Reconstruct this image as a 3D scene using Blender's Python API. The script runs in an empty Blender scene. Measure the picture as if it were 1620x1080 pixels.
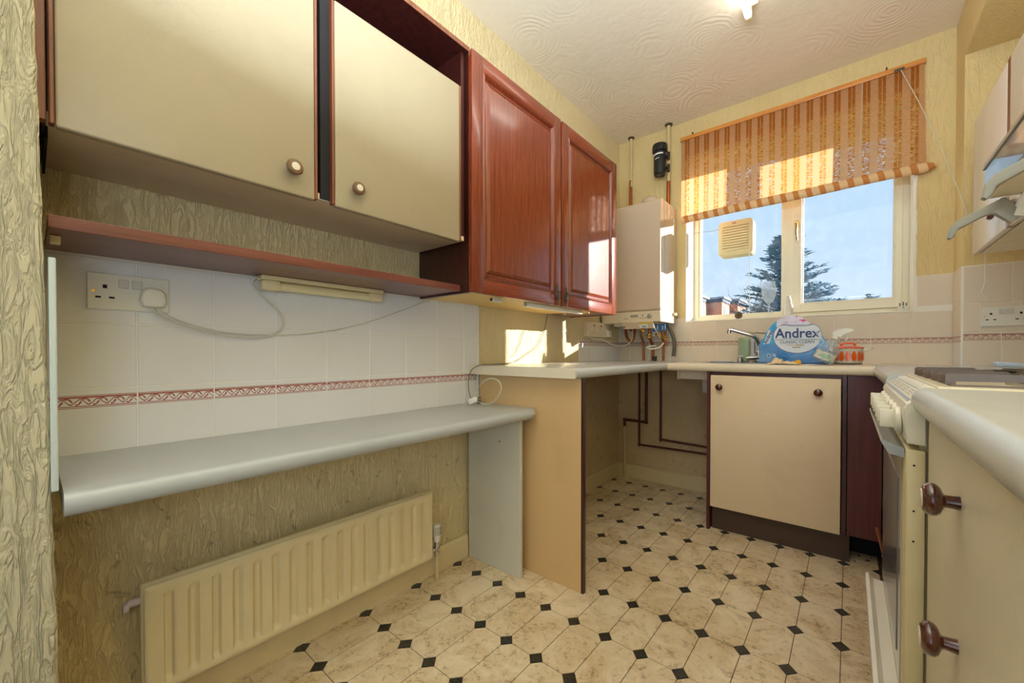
import bpy, bmesh, math, random
from mathutils import Vector, Matrix
random.seed(7)
PI = math.pi
SC = bpy.context.scene
COL = SC.collection

# ---------------------------------------------------------------- camera
cam_data = bpy.data.cameras.new('camera')
cam = bpy.data.objects.new('camera', cam_data)
COL.objects.link(cam)
SC.camera = cam
cam_data.sensor_width = 36.0
cam_data.lens = 631.85 / 1620 * 36
cam_data.shift_x = (810 - 838.1) / 1620
cam_data.shift_y = (564.4 - 540) / 1620
cam_data.clip_start = 0.02
cam_data.clip_end = 300
yaw, pitch = math.radians(38.6555), math.radians(-0.6226)
Fv = Vector((-math.sin(yaw) * math.cos(pitch), math.cos(yaw) * math.cos(pitch), math.sin(pitch)))
Rv = Vector((math.cos(yaw), math.sin(yaw), 0))
Uv = Rv.cross(Fv)
cam.matrix_world = Matrix(((Rv.x, Uv.x, -Fv.x, 1.3603), (Rv.y, Uv.y, -Fv.y, 0.0),
                           (Rv.z, Uv.z, -Fv.z, 0.92), (0, 0, 0, 1)))

# ---------------------------------------------------------------- light and exposure
SC.view_settings.view_transform = 'Standard'
SC.view_settings.look = 'None'
SC.view_settings.gamma = 1.0
SC.view_settings.use_curve_mapping = False
SC.view_settings.exposure = 0.0
SC.cycles.use_denoising = True
SC.cycles.max_bounces = 8
SC.cycles.diffuse_bounces = 5
SC.cycles.transparent_max_bounces = 12
SC.cycles.sample_clamp_indirect = 4.0
SC.cycles.caustics_reflective = False
SC.cycles.caustics_refractive = False
SC.cycles.blur_glossy = 0.5

world = bpy.data.worlds.new('world')
SC.world = world
world.use_nodes = True
wt = world.node_tree
for n in list(wt.nodes):
    wt.nodes.remove(n)
wo = wt.nodes.new('ShaderNodeOutputWorld')
wb = wt.nodes.new('ShaderNodeBackground')
wc = wt.nodes.new('ShaderNodeTexCoord')
ws = wt.nodes.new('ShaderNodeSeparateXYZ')
wr = wt.nodes.new('ShaderNodeValToRGB')
wr.color_ramp.elements[0].position = 0.0
wr.color_ramp.elements[0].color = (0.74, 0.88, 1.0, 1)
wr.color_ramp.elements[1].position = 0.75
wr.color_ramp.elements[1].color = (0.30, 0.52, 0.92, 1)
e = wr.color_ramp.elements.new(0.3)
e.color = (0.56, 0.78, 1.0, 1)
wt.links.new(wc.outputs['Generated'], ws.inputs[0])
wt.links.new(ws.outputs['Z'], wr.inputs[0])
wt.links.new(wr.outputs[0], wb.inputs[0])
wb.inputs[1].default_value = 1.0
wt.links.new(wb.outputs[0], wo.inputs[0])

def lamp(name, kind, loc, direction, energy, color, **kw):
    d = bpy.data.lights.new(name, kind)
    d.energy = energy
    d.color = color
    for k, v in kw.items():
        setattr(d, k, v)
    o = bpy.data.objects.new(name, d)
    COL.objects.link(o)
    o.location = loc
    o.rotation_euler = Vector(direction).to_track_quat('-Z', 'Y').to_euler()
    return o

lamp('sun', 'SUN', (6, 6, 4), (-1, -0.96, -0.32), 13.0, (1.0, 0.94, 0.84), angle=math.radians(0.6))
# unseen fill lamps added to brighten the room; the last points at the ceiling
lamp('rear_fill', 'AREA', (1.2, -2.5, 1.25), (0.0, 1, 0.05), 18.0, (0.74, 0.87, 1.0),
     shape='RECTANGLE', size=1.6, size_y=2.2)
lamp('side_fill', 'AREA', (2.03, -1.0, 0.75), (-1, 0.80, -0.12), 11.0, (0.64, 0.82, 1.0),
     shape='RECTANGLE', size=1.5, size_y=1.3)
lamp('camera_fill', 'AREA', (1.78, -0.35, 0.95), (-1, 0.72, -0.02), 9.5, (0.68, 0.84, 1.0),
     shape='RECTANGLE', size=0.45, size_y=0.7)
lamp('ceiling_fill', 'AREA', (1.2, 0.15, 1.55), (0.0, 0.12, 1), 66.0, (0.74, 0.87, 1.0),
     shape='RECTANGLE', size=0.8, size_y=0.7)

# ---------------------------------------------------------------- mesh helpers
def bm_new():
    return bmesh.new()

def bx(bm, x0, x1, y0, y1, z0, z1, b=0.0, seg=2):
    r = bmesh.ops.create_cube(bm, size=1.0)
    vs = r['verts']
    for v in vs:
        v.co = Vector(((x0 + x1) / 2 + v.co.x * (x1 - x0), (y0 + y1) / 2 + v.co.y * (y1 - y0), (z0 + z1) / 2 + v.co.z * (z1 - z0)))
    if b > 0:
        es = list({e for v in vs for e in v.link_edges})
        bmesh.ops.bevel(bm, geom=es, offset=b, segments=seg, affect='EDGES', profile=0.5)
    return bm

def prism(bm, pts, axis, a, b):
    """polygon pts (in the two remaining axes, in x,y,z order) extruded along axis from a to b"""
    def mk(p, t):
        if axis == 'x': return (t, p[0], p[1])
        if axis == 'y': return (p[0], t, p[1])
        return (p[0], p[1], t)
    A = [bm.verts.new(mk(p, a)) for p in pts]
    B = [bm.verts.new(mk(p, b)) for p in pts]
    n = len(pts)
    fs = [bm.faces.new(A), bm.faces.new(B[::-1])]
    for i in range(n):
        fs.append(bm.faces.new((A[i], B[i], B[(i + 1) % n], A[(i + 1) % n])))
    bmesh.ops.recalc_face_normals(bm, faces=fs)
    return bm

def frame_from(d):
    d = d.normalized()
    up = Vector((0, 0, 1)) if abs(d.z) < 0.9 else Vector((1, 0, 0))
    a = d.cross(up).normalized()
    return a, d.cross(a).normalized()

def cyl(bm, p0, p1, r0, r1=None, seg=16, caps=True):
    p0, p1 = Vector(p0), Vector(p1)
    r1 = r0 if r1 is None else r1
    a, b = frame_from(p1 - p0)
    R = []
    for p, r in ((p0, r0), (p1, r1)):
        R.append([bm.verts.new(p + a * (r * math.cos(2 * PI * i / seg)) + b * (r * math.sin(2 * PI * i / seg))) for i in range(seg)])
    fs = []
    for i in range(seg):
        j = (i + 1) % seg
        fs.append(bm.faces.new((R[0][i], R[0][j], R[1][j], R[1][i])))
    if caps:
        fs.append(bm.faces.new(R[0][::-1]))
        fs.append(bm.faces.new(R[1]))
    bmesh.ops.recalc_face_normals(bm, faces=fs)
    return bm

def lathe(bm, prof, c, axis=(0, 0, 1), seg=20):
    """prof: list of (radius, distance along axis)"""
    c = Vector(c)
    ax = Vector(axis).normalized()
    a, b = frame_from(ax)
    rings = []
    for r, h in prof:
        if r < 1e-6:
            rings.append([bm.verts.new(c + ax * h)])
        else:
            rings.append([bm.verts.new(c + ax * h + a * (r * math.cos(2 * PI * i / seg)) + b * (r * math.sin(2 * PI * i / seg))) for i in range(seg)])
    fs = []
    for k in range(len(rings) - 1):
        A, B = rings[k], rings[k + 1]
        for i in range(seg):
            j = (i + 1) % seg
            if len(A) == 1 and len(B) == 1: continue
            if len(A) == 1: fs.append(bm.faces.new((A[0], B[i], B[j])))
            elif len(B) == 1: fs.append(bm.faces.new((A[i], A[j], B[0])))
            else: fs.append(bm.faces.new((A[i], A[j], B[j], B[i])))
    bmesh.ops.recalc_face_normals(bm, faces=fs)
    return bm

def smooth_path(pts, sub=6):
    P = [Vector(p) for p in pts]
    if len(P) < 3: return P
    Q = [2 * P[0] - P[1]] + P + [2 * P[-1] - P[-2]]
    out = []
    for i in range(1, len(Q) - 2):
        for k in range(sub):
            t = k / sub
            p0, p1, p2, p3 = Q[i - 1], Q[i], Q[i + 1], Q[i + 2]
            out.append(0.5 * ((2 * p1) + (p2 - p0) * t + (2 * p0 - 5 * p1 + 4 * p2 - p3) * t * t + (-p0 + 3 * p1 - 3 * p2 + p3) * t ** 3))
    out.append(P[-1])
    return out

def tube(bm, pts, r, seg=8, smooth=True, sub=6):
    P = smooth_path(pts, sub) if smooth else [Vector(p) for p in pts]
    n = len(P)
    ref = None
    rings = []
    for i, p in enumerate(P):
        d = (P[min(i + 1, n - 1)] - P[max(i - 1, 0)]).normalized()
        if ref is None:
            ref, _ = frame_from(d)
        ref = (ref - d * ref.dot(d)).normalized()
        b = d.cross(ref)
        rr = r(i / (n - 1)) if callable(r) else r
        rings.append([bm.verts.new(p + ref * (rr * math.cos(2 * PI * k / seg)) + b * (rr * math.sin(2 * PI * k / seg))) for k in range(seg)])
    fs = []
    for i in range(n - 1):
        for k in range(seg):
            j = (k + 1) % seg
            fs.append(bm.faces.new((rings[i][k], rings[i][j], rings[i + 1][j], rings[i + 1][k])))
    fs.append(bm.faces.new(rings[0][::-1]))
    fs.append(bm.faces.new(rings[-1]))
    bmesh.ops.recalc_face_normals(bm, faces=fs)
    return bm

def elbow_pipe(bm, pts, r, bend=0.012, seg=12):
    """straight runs with small rounded bends"""
    P = [Vector(p) for p in pts]
    out = [P[0]]
    for i in range(1, len(P) - 1):
        a = (P[i - 1] - P[i]).normalized(); b = (P[i + 1] - P[i]).normalized()
        for t in (0, .25, .5, .75, 1):
            q0, q1, q2 = P[i] + a * bend, P[i], P[i] + b * bend
            out.append(q0 * (1 - t) ** 2 + q1 * 2 * t * (1 - t) + q2 * t * t)
    out.append(P[-1])
    return tube(bm, out, r, seg, smooth=False)

def sphere(bm, c, r, sx=1, sy=1, sz=1, u=16, v=10):
    res = bmesh.ops.create_uvsphere(bm, u_segments=u, v_segments=v, radius=1)
    for w in res['verts']:
        w.co = Vector((c[0] + w.co.x * r * sx, c[1] + w.co.y * r * sy, c[2] + w.co.z * r * sz))
    return bm

WP = {}   # world position of each object's origin
def ob(name, bm, mat, parent=None, smooth=False, origin=None, **props):
    me = bpy.data.meshes.new(name)
    if origin is None:
        bm.verts.ensure_lookup_table()
        xs = [v.co.x for v in bm.verts]; ys = [v.co.y for v in bm.verts]; zs = [v.co.z for v in bm.verts]
        origin = Vector(((min(xs) + max(xs)) / 2, (min(ys) + max(ys)) / 2, min(zs)))
    origin = Vector(origin)
    for v in bm.verts:
        v.co -= origin
    bm.to_mesh(me)
    bm.free()
    if smooth:
        for p in me.polygons: p.use_smooth = True
        me.set_sharp_from_angle(angle=math.radians(38))
    for m in (mat if isinstance(mat, (list, tuple)) else [mat]):
        me.materials.append(m)
    o = bpy.data.objects.new(name, me)
    COL.objects.link(o)
    if parent:
        o.parent = parent
        o.location = origin - WP[parent]
    else:
        o.location = origin
    WP[o] = origin
    for k, v in props.items(): o[k] = v
    return o

def thing(name, loc, label, category, group=None):
    o = bpy.data.objects.new(name, None)
    COL.objects.link(o)
    o.empty_display_size = 0.05
    o.location = loc
    WP[o] = Vector(loc)
    o['label'] = label
    o['category'] = category
    if group: o['group'] = group
    return o

def single(name, bm, mat, label, category, smooth=False, group=None, **kw):
    o = ob(name, bm, mat, None, smooth, **kw)
    o['label'] = label; o['category'] = category
    if group: o['group'] = group
    return o

def empty_structure(name, loc):
    o = bpy.data.objects.new(name, None)
    COL.objects.link(o)
    o.location = loc
    WP[o] = Vector(loc)
    o['kind'] = 'structure'
    return o

def copy_part(src, parent, loc):
    c = src.copy()
    COL.objects.link(c)
    c.parent = parent
    c.location = Vector(loc) - (WP[parent] if parent else Vector())
    WP[c] = Vector(loc)
    return c

def text_part(name, body, size, loc, mat, parent, rotz=0.0, rotx=PI / 2, roll=0.0, extrude=0.0003, squash=1.0, offset=0.0, label=None):
    cu = bpy.data.curves.new(name, 'FONT')
    cu.body = body
    cu.size = size
    cu.extrude = extrude
    cu.offset = offset
    cu.align_x = 'CENTER'
    cu.align_y = 'CENTER'
    cu.resolution_u = 3
    tmp = bpy.data.objects.new('tmp_text', cu)
    COL.objects.link(tmp)
    me = bpy.data.meshes.new_from_object(tmp.evaluated_get(bpy.context.evaluated_depsgraph_get()))
    bpy.data.objects.remove(tmp)
    me.name = name
    M = Matrix.Rotation(rotz, 4, 'Z') @ Matrix.Rotation(rotx, 4, 'X') @ Matrix.Rotation(roll, 4, 'Z') @ Matrix.Diagonal((squash, 1, 1, 1))
    me.transform(M)
    me.materials.clear()
    me.materials.append(mat)
    o = bpy.data.objects.new(name, me)
    COL.objects.link(o)
    o.parent = parent
    o.location = Vector(loc) - WP[parent]
    WP[o] = Vector(loc)
    if label: o['label'] = label
    return o

# ---------------------------------------------------------------- materials
def srgb(r, g, b):
    f = lambda c: (c / 255) / 12.92 if c <= 10 else (((c / 255) + 0.055) / 1.055) ** 2.4
    return (f(r), f(g), f(b), 1)

class M:
    def __init__(s, name, rough=0.5, metal=0.0, color=(0.8, 0.8, 0.8, 1), **kw):
        s.m = bpy.data.materials.new(name)
        s.m.use_nodes = True
        s.t = s.m.node_tree
        s.b = s.t.nodes['Principled BSDF']
        s.b.inputs['Base Color'].default_value = color
        s.b.inputs['Roughness'].default_value = rough
        s.b.inputs['Metallic'].default_value = metal
        for k, v in kw.items():
            s.b.inputs[k].default_value = v
        s.obj = False
    def n(s, typ, ins=None, **attrs):
        nd = s.t.nodes.new('ShaderNode' + typ)
        for k, v in attrs.items(): setattr(nd, k, v)
        if ins:
            for k, v in ins.items():
                s.set(nd.inputs[k], v)
        return nd
    def set(s, sock, v):
        if isinstance(v, bpy.types.NodeSocket): s.t.links.new(v, sock)
        elif isinstance(v, bpy.types.Node): s.t.links.new(v.outputs[0], sock)
        else: sock.default_value = v
    def math(s, op, a, b=None, c=None):
        nd = s.t.nodes.new('ShaderNodeMath')
        nd.operation = op
        s.set(nd.inputs[0], a)
        if b is not None: s.set(nd.inputs[1], b)
        if c is not None: s.set(nd.inputs[2], c)
        return nd.outputs[0]
    def pos(s, scale=(1, 1, 1), obj=False, rot=(0, 0, 0), loc=(0, 0, 0)):
        if obj: src = s.n('TexCoord').outputs['Object']
        else: src = s.n('NewGeometry').outputs['Position']
        mp = s.n('Mapping', {'Vector': src})
        mp.inputs['Scale'].default_value = scale
        mp.inputs['Rotation'].default_value = rot
        mp.inputs['Location'].default_value = loc
        return mp.outputs[0]
    def noise(s, vec, scale=5, detail=3, rough=0.5, dist=0.0):
        return s.n('TexNoise', {'Vector': vec, 'Scale': scale, 'Detail': detail, 'Roughness': rough, 'Distortion': dist}).outputs[0]
    def ramp(s, fac, stops):
        r = s.n('ValToRGB', {'Fac': fac})
        els = r.color_ramp.elements
        while len(els) > len(stops): els.remove(els[-1])
        while len(els) < len(stops): els.new(0.5)
        for el, (p, c) in zip(els, stops):
            el.position = p
            el.color = c if len(c) == 4 else (*c, 1)
        return r.outputs[0]
    def mix(s, fac, a, b, blend='MIX'):
        nd = s.t.nodes.new('ShaderNodeMix')
        nd.data_type = 'RGBA'
        nd.blend_type = blend
        s.set(nd.inputs[0], fac)
        s.set(nd.inputs[6], a)
        s.set(nd.inputs[7], b)
        return nd.outputs[2]
    def bump(s, h, dist=0.002, strength=1.0, normal=None):
        nd = s.n('Bump', {'Height': h, 'Distance': dist, 'Strength': strength})
        if normal is not None: s.set(nd.inputs['Normal'], normal)
        s.set(s.b.inputs['Normal'], nd.outputs[0])
        return nd.outputs[0]
    def col(s, c): s.set(s.b.inputs['Base Color'], c); return s

BW = lambda v: (v, v, v, 1)

def plain(name, c, rough=0.5, metal=0.0, var=0.06, scale=14, **kw):
    """a procedural material with faint mottling"""
    m = M(name, rough, metal, **kw)
    nz = m.noise(m.pos(), scale, 4, 0.6)
    m.col(m.mix(nz, tuple(x * (1 - var) for x in c[:3]) + (1,), tuple(min(1, x * (1 + var)) for x in c[:3]) + (1,)))
    return m.m

def paint_wall(name, base, dirt, vscale=(70, 70, 16), dist=0.003, dirt_amt=0.35, dirt_z=None):
    m = M(name, 0.55)
    m.b.inputs['Specular IOR Level'].default_value = 0.35
    p = m.pos(vscale)
    n1 = m.noise(p, 1.0, 3, 0.55, 1.2)
    ridge = m.math('ABSOLUTE', m.math('SUBTRACT', n1, 0.5))
    ridge = m.math('MULTIPLY', m.math('MINIMUM', ridge, 0.10), 10)
    n2 = m.noise(m.pos((9, 9, 6)), 1.0, 4, 0.6)
    m.bump(m.math('ADD', ridge, m.math('MULTIPLY', n2, 0.8)), dist, 0.85)
    big = m.noise(m.pos(), 2.3, 5, 0.65, 0.4)
    f = m.ramp(big, [(0.42, BW(0)), (0.75, BW(1))])
    f = m.math('MULTIPLY', f, dirt_amt)
    c = m.mix(f, base, dirt)
    if dirt_z:
        sp = m.n('SeparateXYZ', {'Vector': m.n('NewGeometry').outputs['Position']})
        spots = m.noise(m.pos((28, 28, 17)), 1.0, 3, 0.6, 0.6)
        sf = m.ramp(spots, [(0.62, BW(0)), (0.68, BW(1))])
        zf = m.ramp(sp.outputs['Z'], [(dirt_z - 0.05, BW(1)), (dirt_z, BW(0))])
        c = m.mix(m.math('MULTIPLY', m.math('MULTIPLY', sf, zf), 0.34), c, srgb(92, 66, 40))
    m.col(c)
    return m.m

MT = {}
MT['wall'] = paint_wall('wall_paint_cream', srgb(232, 214, 168), srgb(196, 178, 128), dirt_z=0.68)
MT['wall_back'] = paint_wall('wall_paint_back', srgb(222, 200, 144), srgb(204, 176, 118), (40, 40, 10), 0.0015)
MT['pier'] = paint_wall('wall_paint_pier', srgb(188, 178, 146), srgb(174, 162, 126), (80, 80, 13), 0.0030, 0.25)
MT['under'] = paint_wall('wall_paint_under_counter', srgb(214, 190, 148), srgb(176, 148, 108), (30, 30, 12), 0.001, 0.5, dirt_z=0.6)

# swirled ceiling
m = M('ceiling_swirl_plaster', 0.6)
p = m.pos((2.6, 2.6, 2.6))
v = m.n('TexVoronoi', {'Vector': p, 'Scale': 1.3}, feature='F1')
nz = m.noise(m.pos(), 6, 2, 0.5)
ph = m.math('MULTIPLY', m.math('ADD', v.outputs['Distance'], m.math('MULTIPLY', nz, 0.22)), 85)
w = m.math('SINE', ph)
msk = m.ramp(m.noise(m.pos(), 3.1, 2, 0.5), [(0.46, BW(0.0)), (0.62, BW(1))])
m.bump(m.math('ADD', m.math('MULTIPLY', w, m.math('MULTIPLY', msk, 0.26)), m.noise(m.pos(), 16, 4, 0.6)), 0.0035, 0.65)
m.col(m.mix(m.noise(m.pos(), 1.7, 4, 0.6), srgb(240, 230, 212), srgb(228, 212, 186)))
MT['ceiling'] = m.m

# embossed white wall tile
def tile_mat(name, base, border=None, axis='X', vc=-0.055, warm=None):
    m = M(name, 0.32)
    P = m.pos(obj=False)
    sp = m.n('SeparateXYZ', {'Vector': P})
    hor = m.math('ADD', sp.outputs['X'], sp.outputs['Y'])
    a = m.math('SINE', m.math('MULTIPLY', m.math('ADD', hor, sp.outputs['Z']), 1500))
    b = m.math('SINE', m.math('MULTIPLY', m.math('SUBTRACT', hor, sp.outputs['Z']), 750))
    c = base
    big = m.noise(P, 3.0, 4, 0.6)
    c = m.mix(m.math('MULTIPLY', big, 0.25), base, warm or srgb(205, 190, 170))
    if border is not None:
        so = m.n('SeparateXYZ', {'Vector': m.n('TexCoord').outputs['Object']})
        u = so.outputs[axis]; z = so.outputs['Z']
        v = m.math('DIVIDE', m.math('SUBTRACT', z, vc - 0.0145), 0.029)      # 0..1 across the band
        inb = m.math('MULTIPLY', m.math('GREATER_THAN', v, 0.0), m.math('LESS_THAN', v, 1.0))
        l1 = m.math('LESS_THAN', v, 0.05)
        l2 = m.math('MULTIPLY', m.math('GREATER_THAN', v, 0.78), m.math('LESS_THAN', v, 0.91))
        l4 = m.math('GREATER_THAN', v, 0.95)
        l3 = m.math('MULTIPLY', m.math('GREATER_THAN', v, 0.11), m.math('LESS_THAN', v, 0.18))
        wob = m.noise(m.pos(), 120, 1, 0.5)
        t = m.math('FRACT', m.math('ADD', m.math('DIVIDE', u, 0.0275), m.math('MULTIPLY', wob, 0.12)))
        s = m.math('SUBTRACT', m.math('SUBTRACT', v, 0.5), m.math('MULTIPLY', m.math('SINE', m.math('MULTIPLY', t, 2 * PI)), 0.21))
        vine = m.math('LESS_THAN', m.math('ABSOLUTE', s), 0.05)
        def blob(cx, cy, rx, ry, sk):
            dv = m.math('SUBTRACT', v, cy)
            du = m.math('SUBTRACT', m.math('SUBTRACT', t, cx), m.math('MULTIPLY', dv, sk))
            q = m.math('ADD', m.math('POWER', m.math('DIVIDE', du, rx), 2), m.math('POWER', m.math('DIVIDE', dv, ry), 2))
            return m.math('LESS_THAN', q, 1.0)
        leaf = m.math('MAXIMUM', blob(0.24, 0.42, 0.07, 0.17, 0.5), m.math('MAXIMUM', blob(0.74, 0.60, 0.07, 0.16, -0.5), m.math('MAXIMUM', blob(0.5, 0.74, 0.15, 0.07, 0), blob(0.02, 0.26, 0.15, 0.07, 0))))
        k = m.math('MAXIMUM', m.math('MAXIMUM', m.math('MAXIMUM', l1, l2), m.math('MAXIMUM', l3, l4)), m.math('MAXIMUM', vine, leaf))
        k = m.math('MULTIPLY', k, inb)
        c = m.mix(m.math('MULTIPLY', k, 0.92), c, border)
    m.col(c)
    m.bump(m.math('MULTIPLY', m.math('ADD', a, b), 0.5), 0.00025, 0.6)
    return m.m

W1 = srgb(230, 231, 234)
MT['tile'] = tile_mat('wall_tile_white', W1)
MT['tile_border_y'] = tile_mat('wall_tile_border_side', W1, srgb(158, 58, 30), 'Y', -0.0285)
MT['tile_border_y2'] = tile_mat('wall_tile_border_side_upper', W1, srgb(150, 80, 66), 'Y', -0.0200)
MT['tile_border_x'] = tile_mat('wall_tile_border_back', srgb(226, 212, 192), srgb(150, 80, 66), 'X', -0.0200)
MT['tile_back'] = tile_mat('wall_tile_back', srgb(226, 212, 192))
MT['grout'] = plain('grout', srgb(238, 236, 228), 0.8)

# floor vinyl
m = M('vinyl_octagon', 0.30)
m.b.inputs['Specular IOR Level'].default_value = 0.5
P = m.pos()
n1 = m.noise(P, 7, 8, 0.72, 0.8)
n2 = m.noise(P, 2.1, 5, 0.65, 0.5)
n3 = m.noise(P, 38, 5, 0.7, 1.5)
c = m.mix(m.ramp(n1, [(0.40, BW(0)), (0.66, BW(1))]), srgb(232, 216, 186), srgb(206, 180, 138))
c = m.mix(m.math('MULTIPLY', m.ramp(n2, [(0.45, BW(0)), (0.7, BW(1))]), 0.5), c, srgb(186, 154, 102))
dirt = m.ramp(m.math('MULTIPLY', n3, m.math('ADD', n1, 0.48)), [(0.53, BW(0)), (0.67, BW(1))])
c = m.mix(m.math('MULTIPLY', dirt, 0.55), c, srgb(104, 76, 46))
sp_ = m.n('SeparateXYZ', {'Vector': P})
m.col(c)
m.set(m.b.inputs['Roughness'], m.math('ADD', 0.26, m.math('MULTIPLY', n1, 0.3)))
m.bump(m.noise(P, 30, 3, 0.5), 0.0006, 0.4)
MT['vinyl'] = m.m
m = M('vinyl_black_inset', 0.35)
n = m.noise(m.pos(), 120, 3, 0.7)
m.col(m.mix(m.ramp(n, [(0.45, BW(0)), (0.75, BW(1))]), srgb(34, 33, 30), srgb(84, 78, 66)))
MT['black_tile'] = m.m
MT['vinyl_joint'] = plain('vinyl_joint', srgb(74, 54, 34), 0.8)

def laminate(name, base, fine=600, amt=0.06, rough=0.42, emboss=0.0002, stain=None):
    m = M(name, rough)
    P = m.pos()
    n = m.noise(P, fine, 2, 0.5)
    c = m.mix(n, tuple(x * (1 - amt) for x in base[:3]) + (1,), tuple(min(1, x * (1 + amt)) for x in base[:3]) + (1,))
    big = m.noise(P, 4, 5, 0.65, 0.3)
    c = m.mix(m.math('MULTIPLY', m.ramp(big, [(0.5, BW(0)), (0.8, BW(1))]), 0.35), c, stain or tuple(x * 0.72 for x in base[:3]) + (1,))
    m.col(c)
    sp = m.n('SeparateXYZ', {'Vector': P})
    w = m.math('SINE', m.math('MULTIPLY', m.math('ADD', m.math('ADD', sp.outputs['X'], sp.outputs['Y']), m.math('MULTIPLY', sp.outputs['Z'], 1.4)), 1700))
    m.bump(m.math('ADD', m.math('MULTIPLY', w, 0.5), n), emboss, 0.5)
    return m.m
MT['worktop'] = laminate('worktop_pale_laminate', srgb(196, 198, 196), rough=0.22, emboss=0.0001)
MT['worktop_low'] = laminate('dimmed_worktop_laminate', srgb(172, 175, 173), rough=0.28, emboss=0.0001)  # worktop laminate darkened to offset the strong light from above
MT['worktop_cream'] = laminate('worktop_cream_laminate', srgb(226, 214, 190), rough=0.30, emboss=0.0001)
MT['cream_door'] = laminate('cream_door_laminate', srgb(164, 150, 122), rough=0.36)
MT['cream_under'] = laminate('cream_carcass_underside', srgb(236, 222, 194), rough=0.5, stain=srgb(170, 130, 80))
MT['beige_panel'] = laminate('beige_end_panel', srgb(214, 178, 126), rough=0.42)
MT['white_panel'] = laminate('pale_grey_panel', srgb(204, 202, 188), rough=0.45)
MT['drawer'] = laminate('drawer_front_laminate', srgb(224, 214, 190), rough=0.34)
MT['sink_door'] = laminate('sink_door_laminate', srgb(234, 212, 178), rough=0.4)
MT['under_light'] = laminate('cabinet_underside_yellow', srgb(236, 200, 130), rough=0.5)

def wood(name, dark, light, rough=0.28, gscale=(60, 60, 3.0), coat=0.5, bumpd=0.0004):
    m = M(name, rough)
    m.b.inputs['Coat Weight'].default_value = coat
    m.b.inputs['Coat Roughness'].default_value = 0.12
    n = m.noise(m.pos(gscale), 1.0, 5, 0.65, 0.5)
    n2 = m.noise(m.pos(tuple(g * 5 for g in gscale)), 1.0, 2, 0.5)
    f = m.math('ADD', m.math('MULTIPLY', n, 0.8), m.math('MULTIPLY', n2, 0.2))
    m.col(m.ramp(f, [(0.32, dark), (0.62, light)]))
    m.bump(f, bumpd, 0.6)
    return m.m
MT['mahogany'] = wood('mahogany_stained_oak', srgb(90, 32, 15), srgb(134, 58, 30), 0.26, (190, 190, 7))
MT['mahogany_h'] = wood('mahogany_horizontal', srgb(98, 36, 18), srgb(140, 60, 32), 0.28, (190, 7, 190))
MT['dark_wood'] = wood('dark_carcass_wood', srgb(38, 14, 12), srgb(66, 26, 20), 0.35, (60, 60, 3), 0.2)
MT['brown_edge'] = wood('brown_edge_strip', srgb(92, 46, 24), srgb(134, 74, 44), 0.35, (60, 60, 3), 0.2)
MT['shelf_wood'] = wood('dark_shelf_wood', srgb(92, 44, 34), srgb(122, 66, 52), 0.35, (60, 3, 60), 0.2)
MT['filler_wood'] = wood('dark_red_filler_wood', srgb(64, 22, 20), srgb(96, 38, 34), 0.4, (70, 70, 3), 0.15)
MT['plinth'] = plain('plinth_brown', srgb(72, 52, 38), 0.5)
MT['black_void'] = plain('recess_shade_black', srgb(20, 17, 20), 0.8)  # shade colour for the floor recess, shared by the centre post
MT['knob_brown'] = wood('knob_brown', srgb(58, 22, 12), srgb(92, 42, 24), 0.18, (40, 40, 40), 0.8)
MT['knob_white'] = plain('knob_inlay_white', srgb(222, 212, 190), 0.3)

MT['radiator'] = plain('radiator_cream_enamel', srgb(222, 208, 168), 0.38)
MT['skirting'] = plain('skirting_cream_gloss', srgb(220, 202, 158), 0.35, var=0.10)
MT['upvc'] = plain('window_upvc', srgb(236, 230, 206), 0.30, var=0.02)
MT['reveal'] = plain('reveal_white', srgb(240, 236, 224), 0.6)
MT['white_plastic'] = plain('white_plastic', srgb(228, 226, 216), 0.32, var=0.03)
MT['ivory_plastic'] = plain('ivory_plastic', srgb(230, 216, 170), 0.34, var=0.03)
MT['grey_plastic'] = plain('grey_plastic', srgb(150, 146, 132), 0.38)
MT['silver_handle'] = plain('silver_grey_handle', srgb(168, 170, 168), 0.22, 0.5)
MT['black_plastic'] = plain('black_plastic', srgb(30, 31, 32), 0.38)
MT['rocker'] = plain('rocker_white', srgb(206, 206, 200), 0.3)
MT['trim_pale'] = plain('pale_trim', srgb(186, 194, 186), 0.35, var=0.03)
MT['hose'] = plain('rubber_hose', srgb(92, 88, 72), 0.4)
MT['hole'] = plain('dark_slot', srgb(16, 12, 10), 0.8)
MT['cable'] = plain('pale_grey_cable', srgb(206, 206, 190), 0.5)
MT['cable_grey'] = plain('grey_cable', srgb(120, 112, 96), 0.5)
MT['boiler_white'] = plain('boiler_enamel', srgb(206, 186, 162), 0.22, var=0.01)
MT['right_door'] = plain('right_cabinet_white_laminate', srgb(232, 226, 216), 0.2, var=0.01)
MT['boiler_cream'] = plain('boiler_panel_plastic', srgb(222, 208, 178), 0.35, var=0.02)
MT['copper'] = plain('copper_pipe', srgb(170, 96, 50), 0.35, 0.8, var=0.25, scale=60)
MT['brown_pipe'] = plain('tarnished_pipe', srgb(96, 48, 38), 0.45, 0.3, var=0.2, scale=40)
MT['painted_pipe'] = plain('painted_pipe', srgb(206, 186, 140), 0.45)
MT['chrome'] = plain('chrome', srgb(200, 200, 200), 0.12, 1.0, var=0.02)
MT['steel'] = plain('stainless_steel', srgb(190, 188, 182), 0.28, 1.0, var=0.04)
MT['brass'] = plain('polished_brass', srgb(214, 170, 84), 0.18, 1.0)
MT['iron'] = plain('antique_iron', srgb(96, 88, 70), 0.35, 0.85)
MT['cast'] = plain('pan_support_enamel', srgb(92, 72, 50), 0.38, var=0.3, scale=50)
MT['hob'] = plain('hob_enamel', srgb(222, 212, 184), 0.25)
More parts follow.
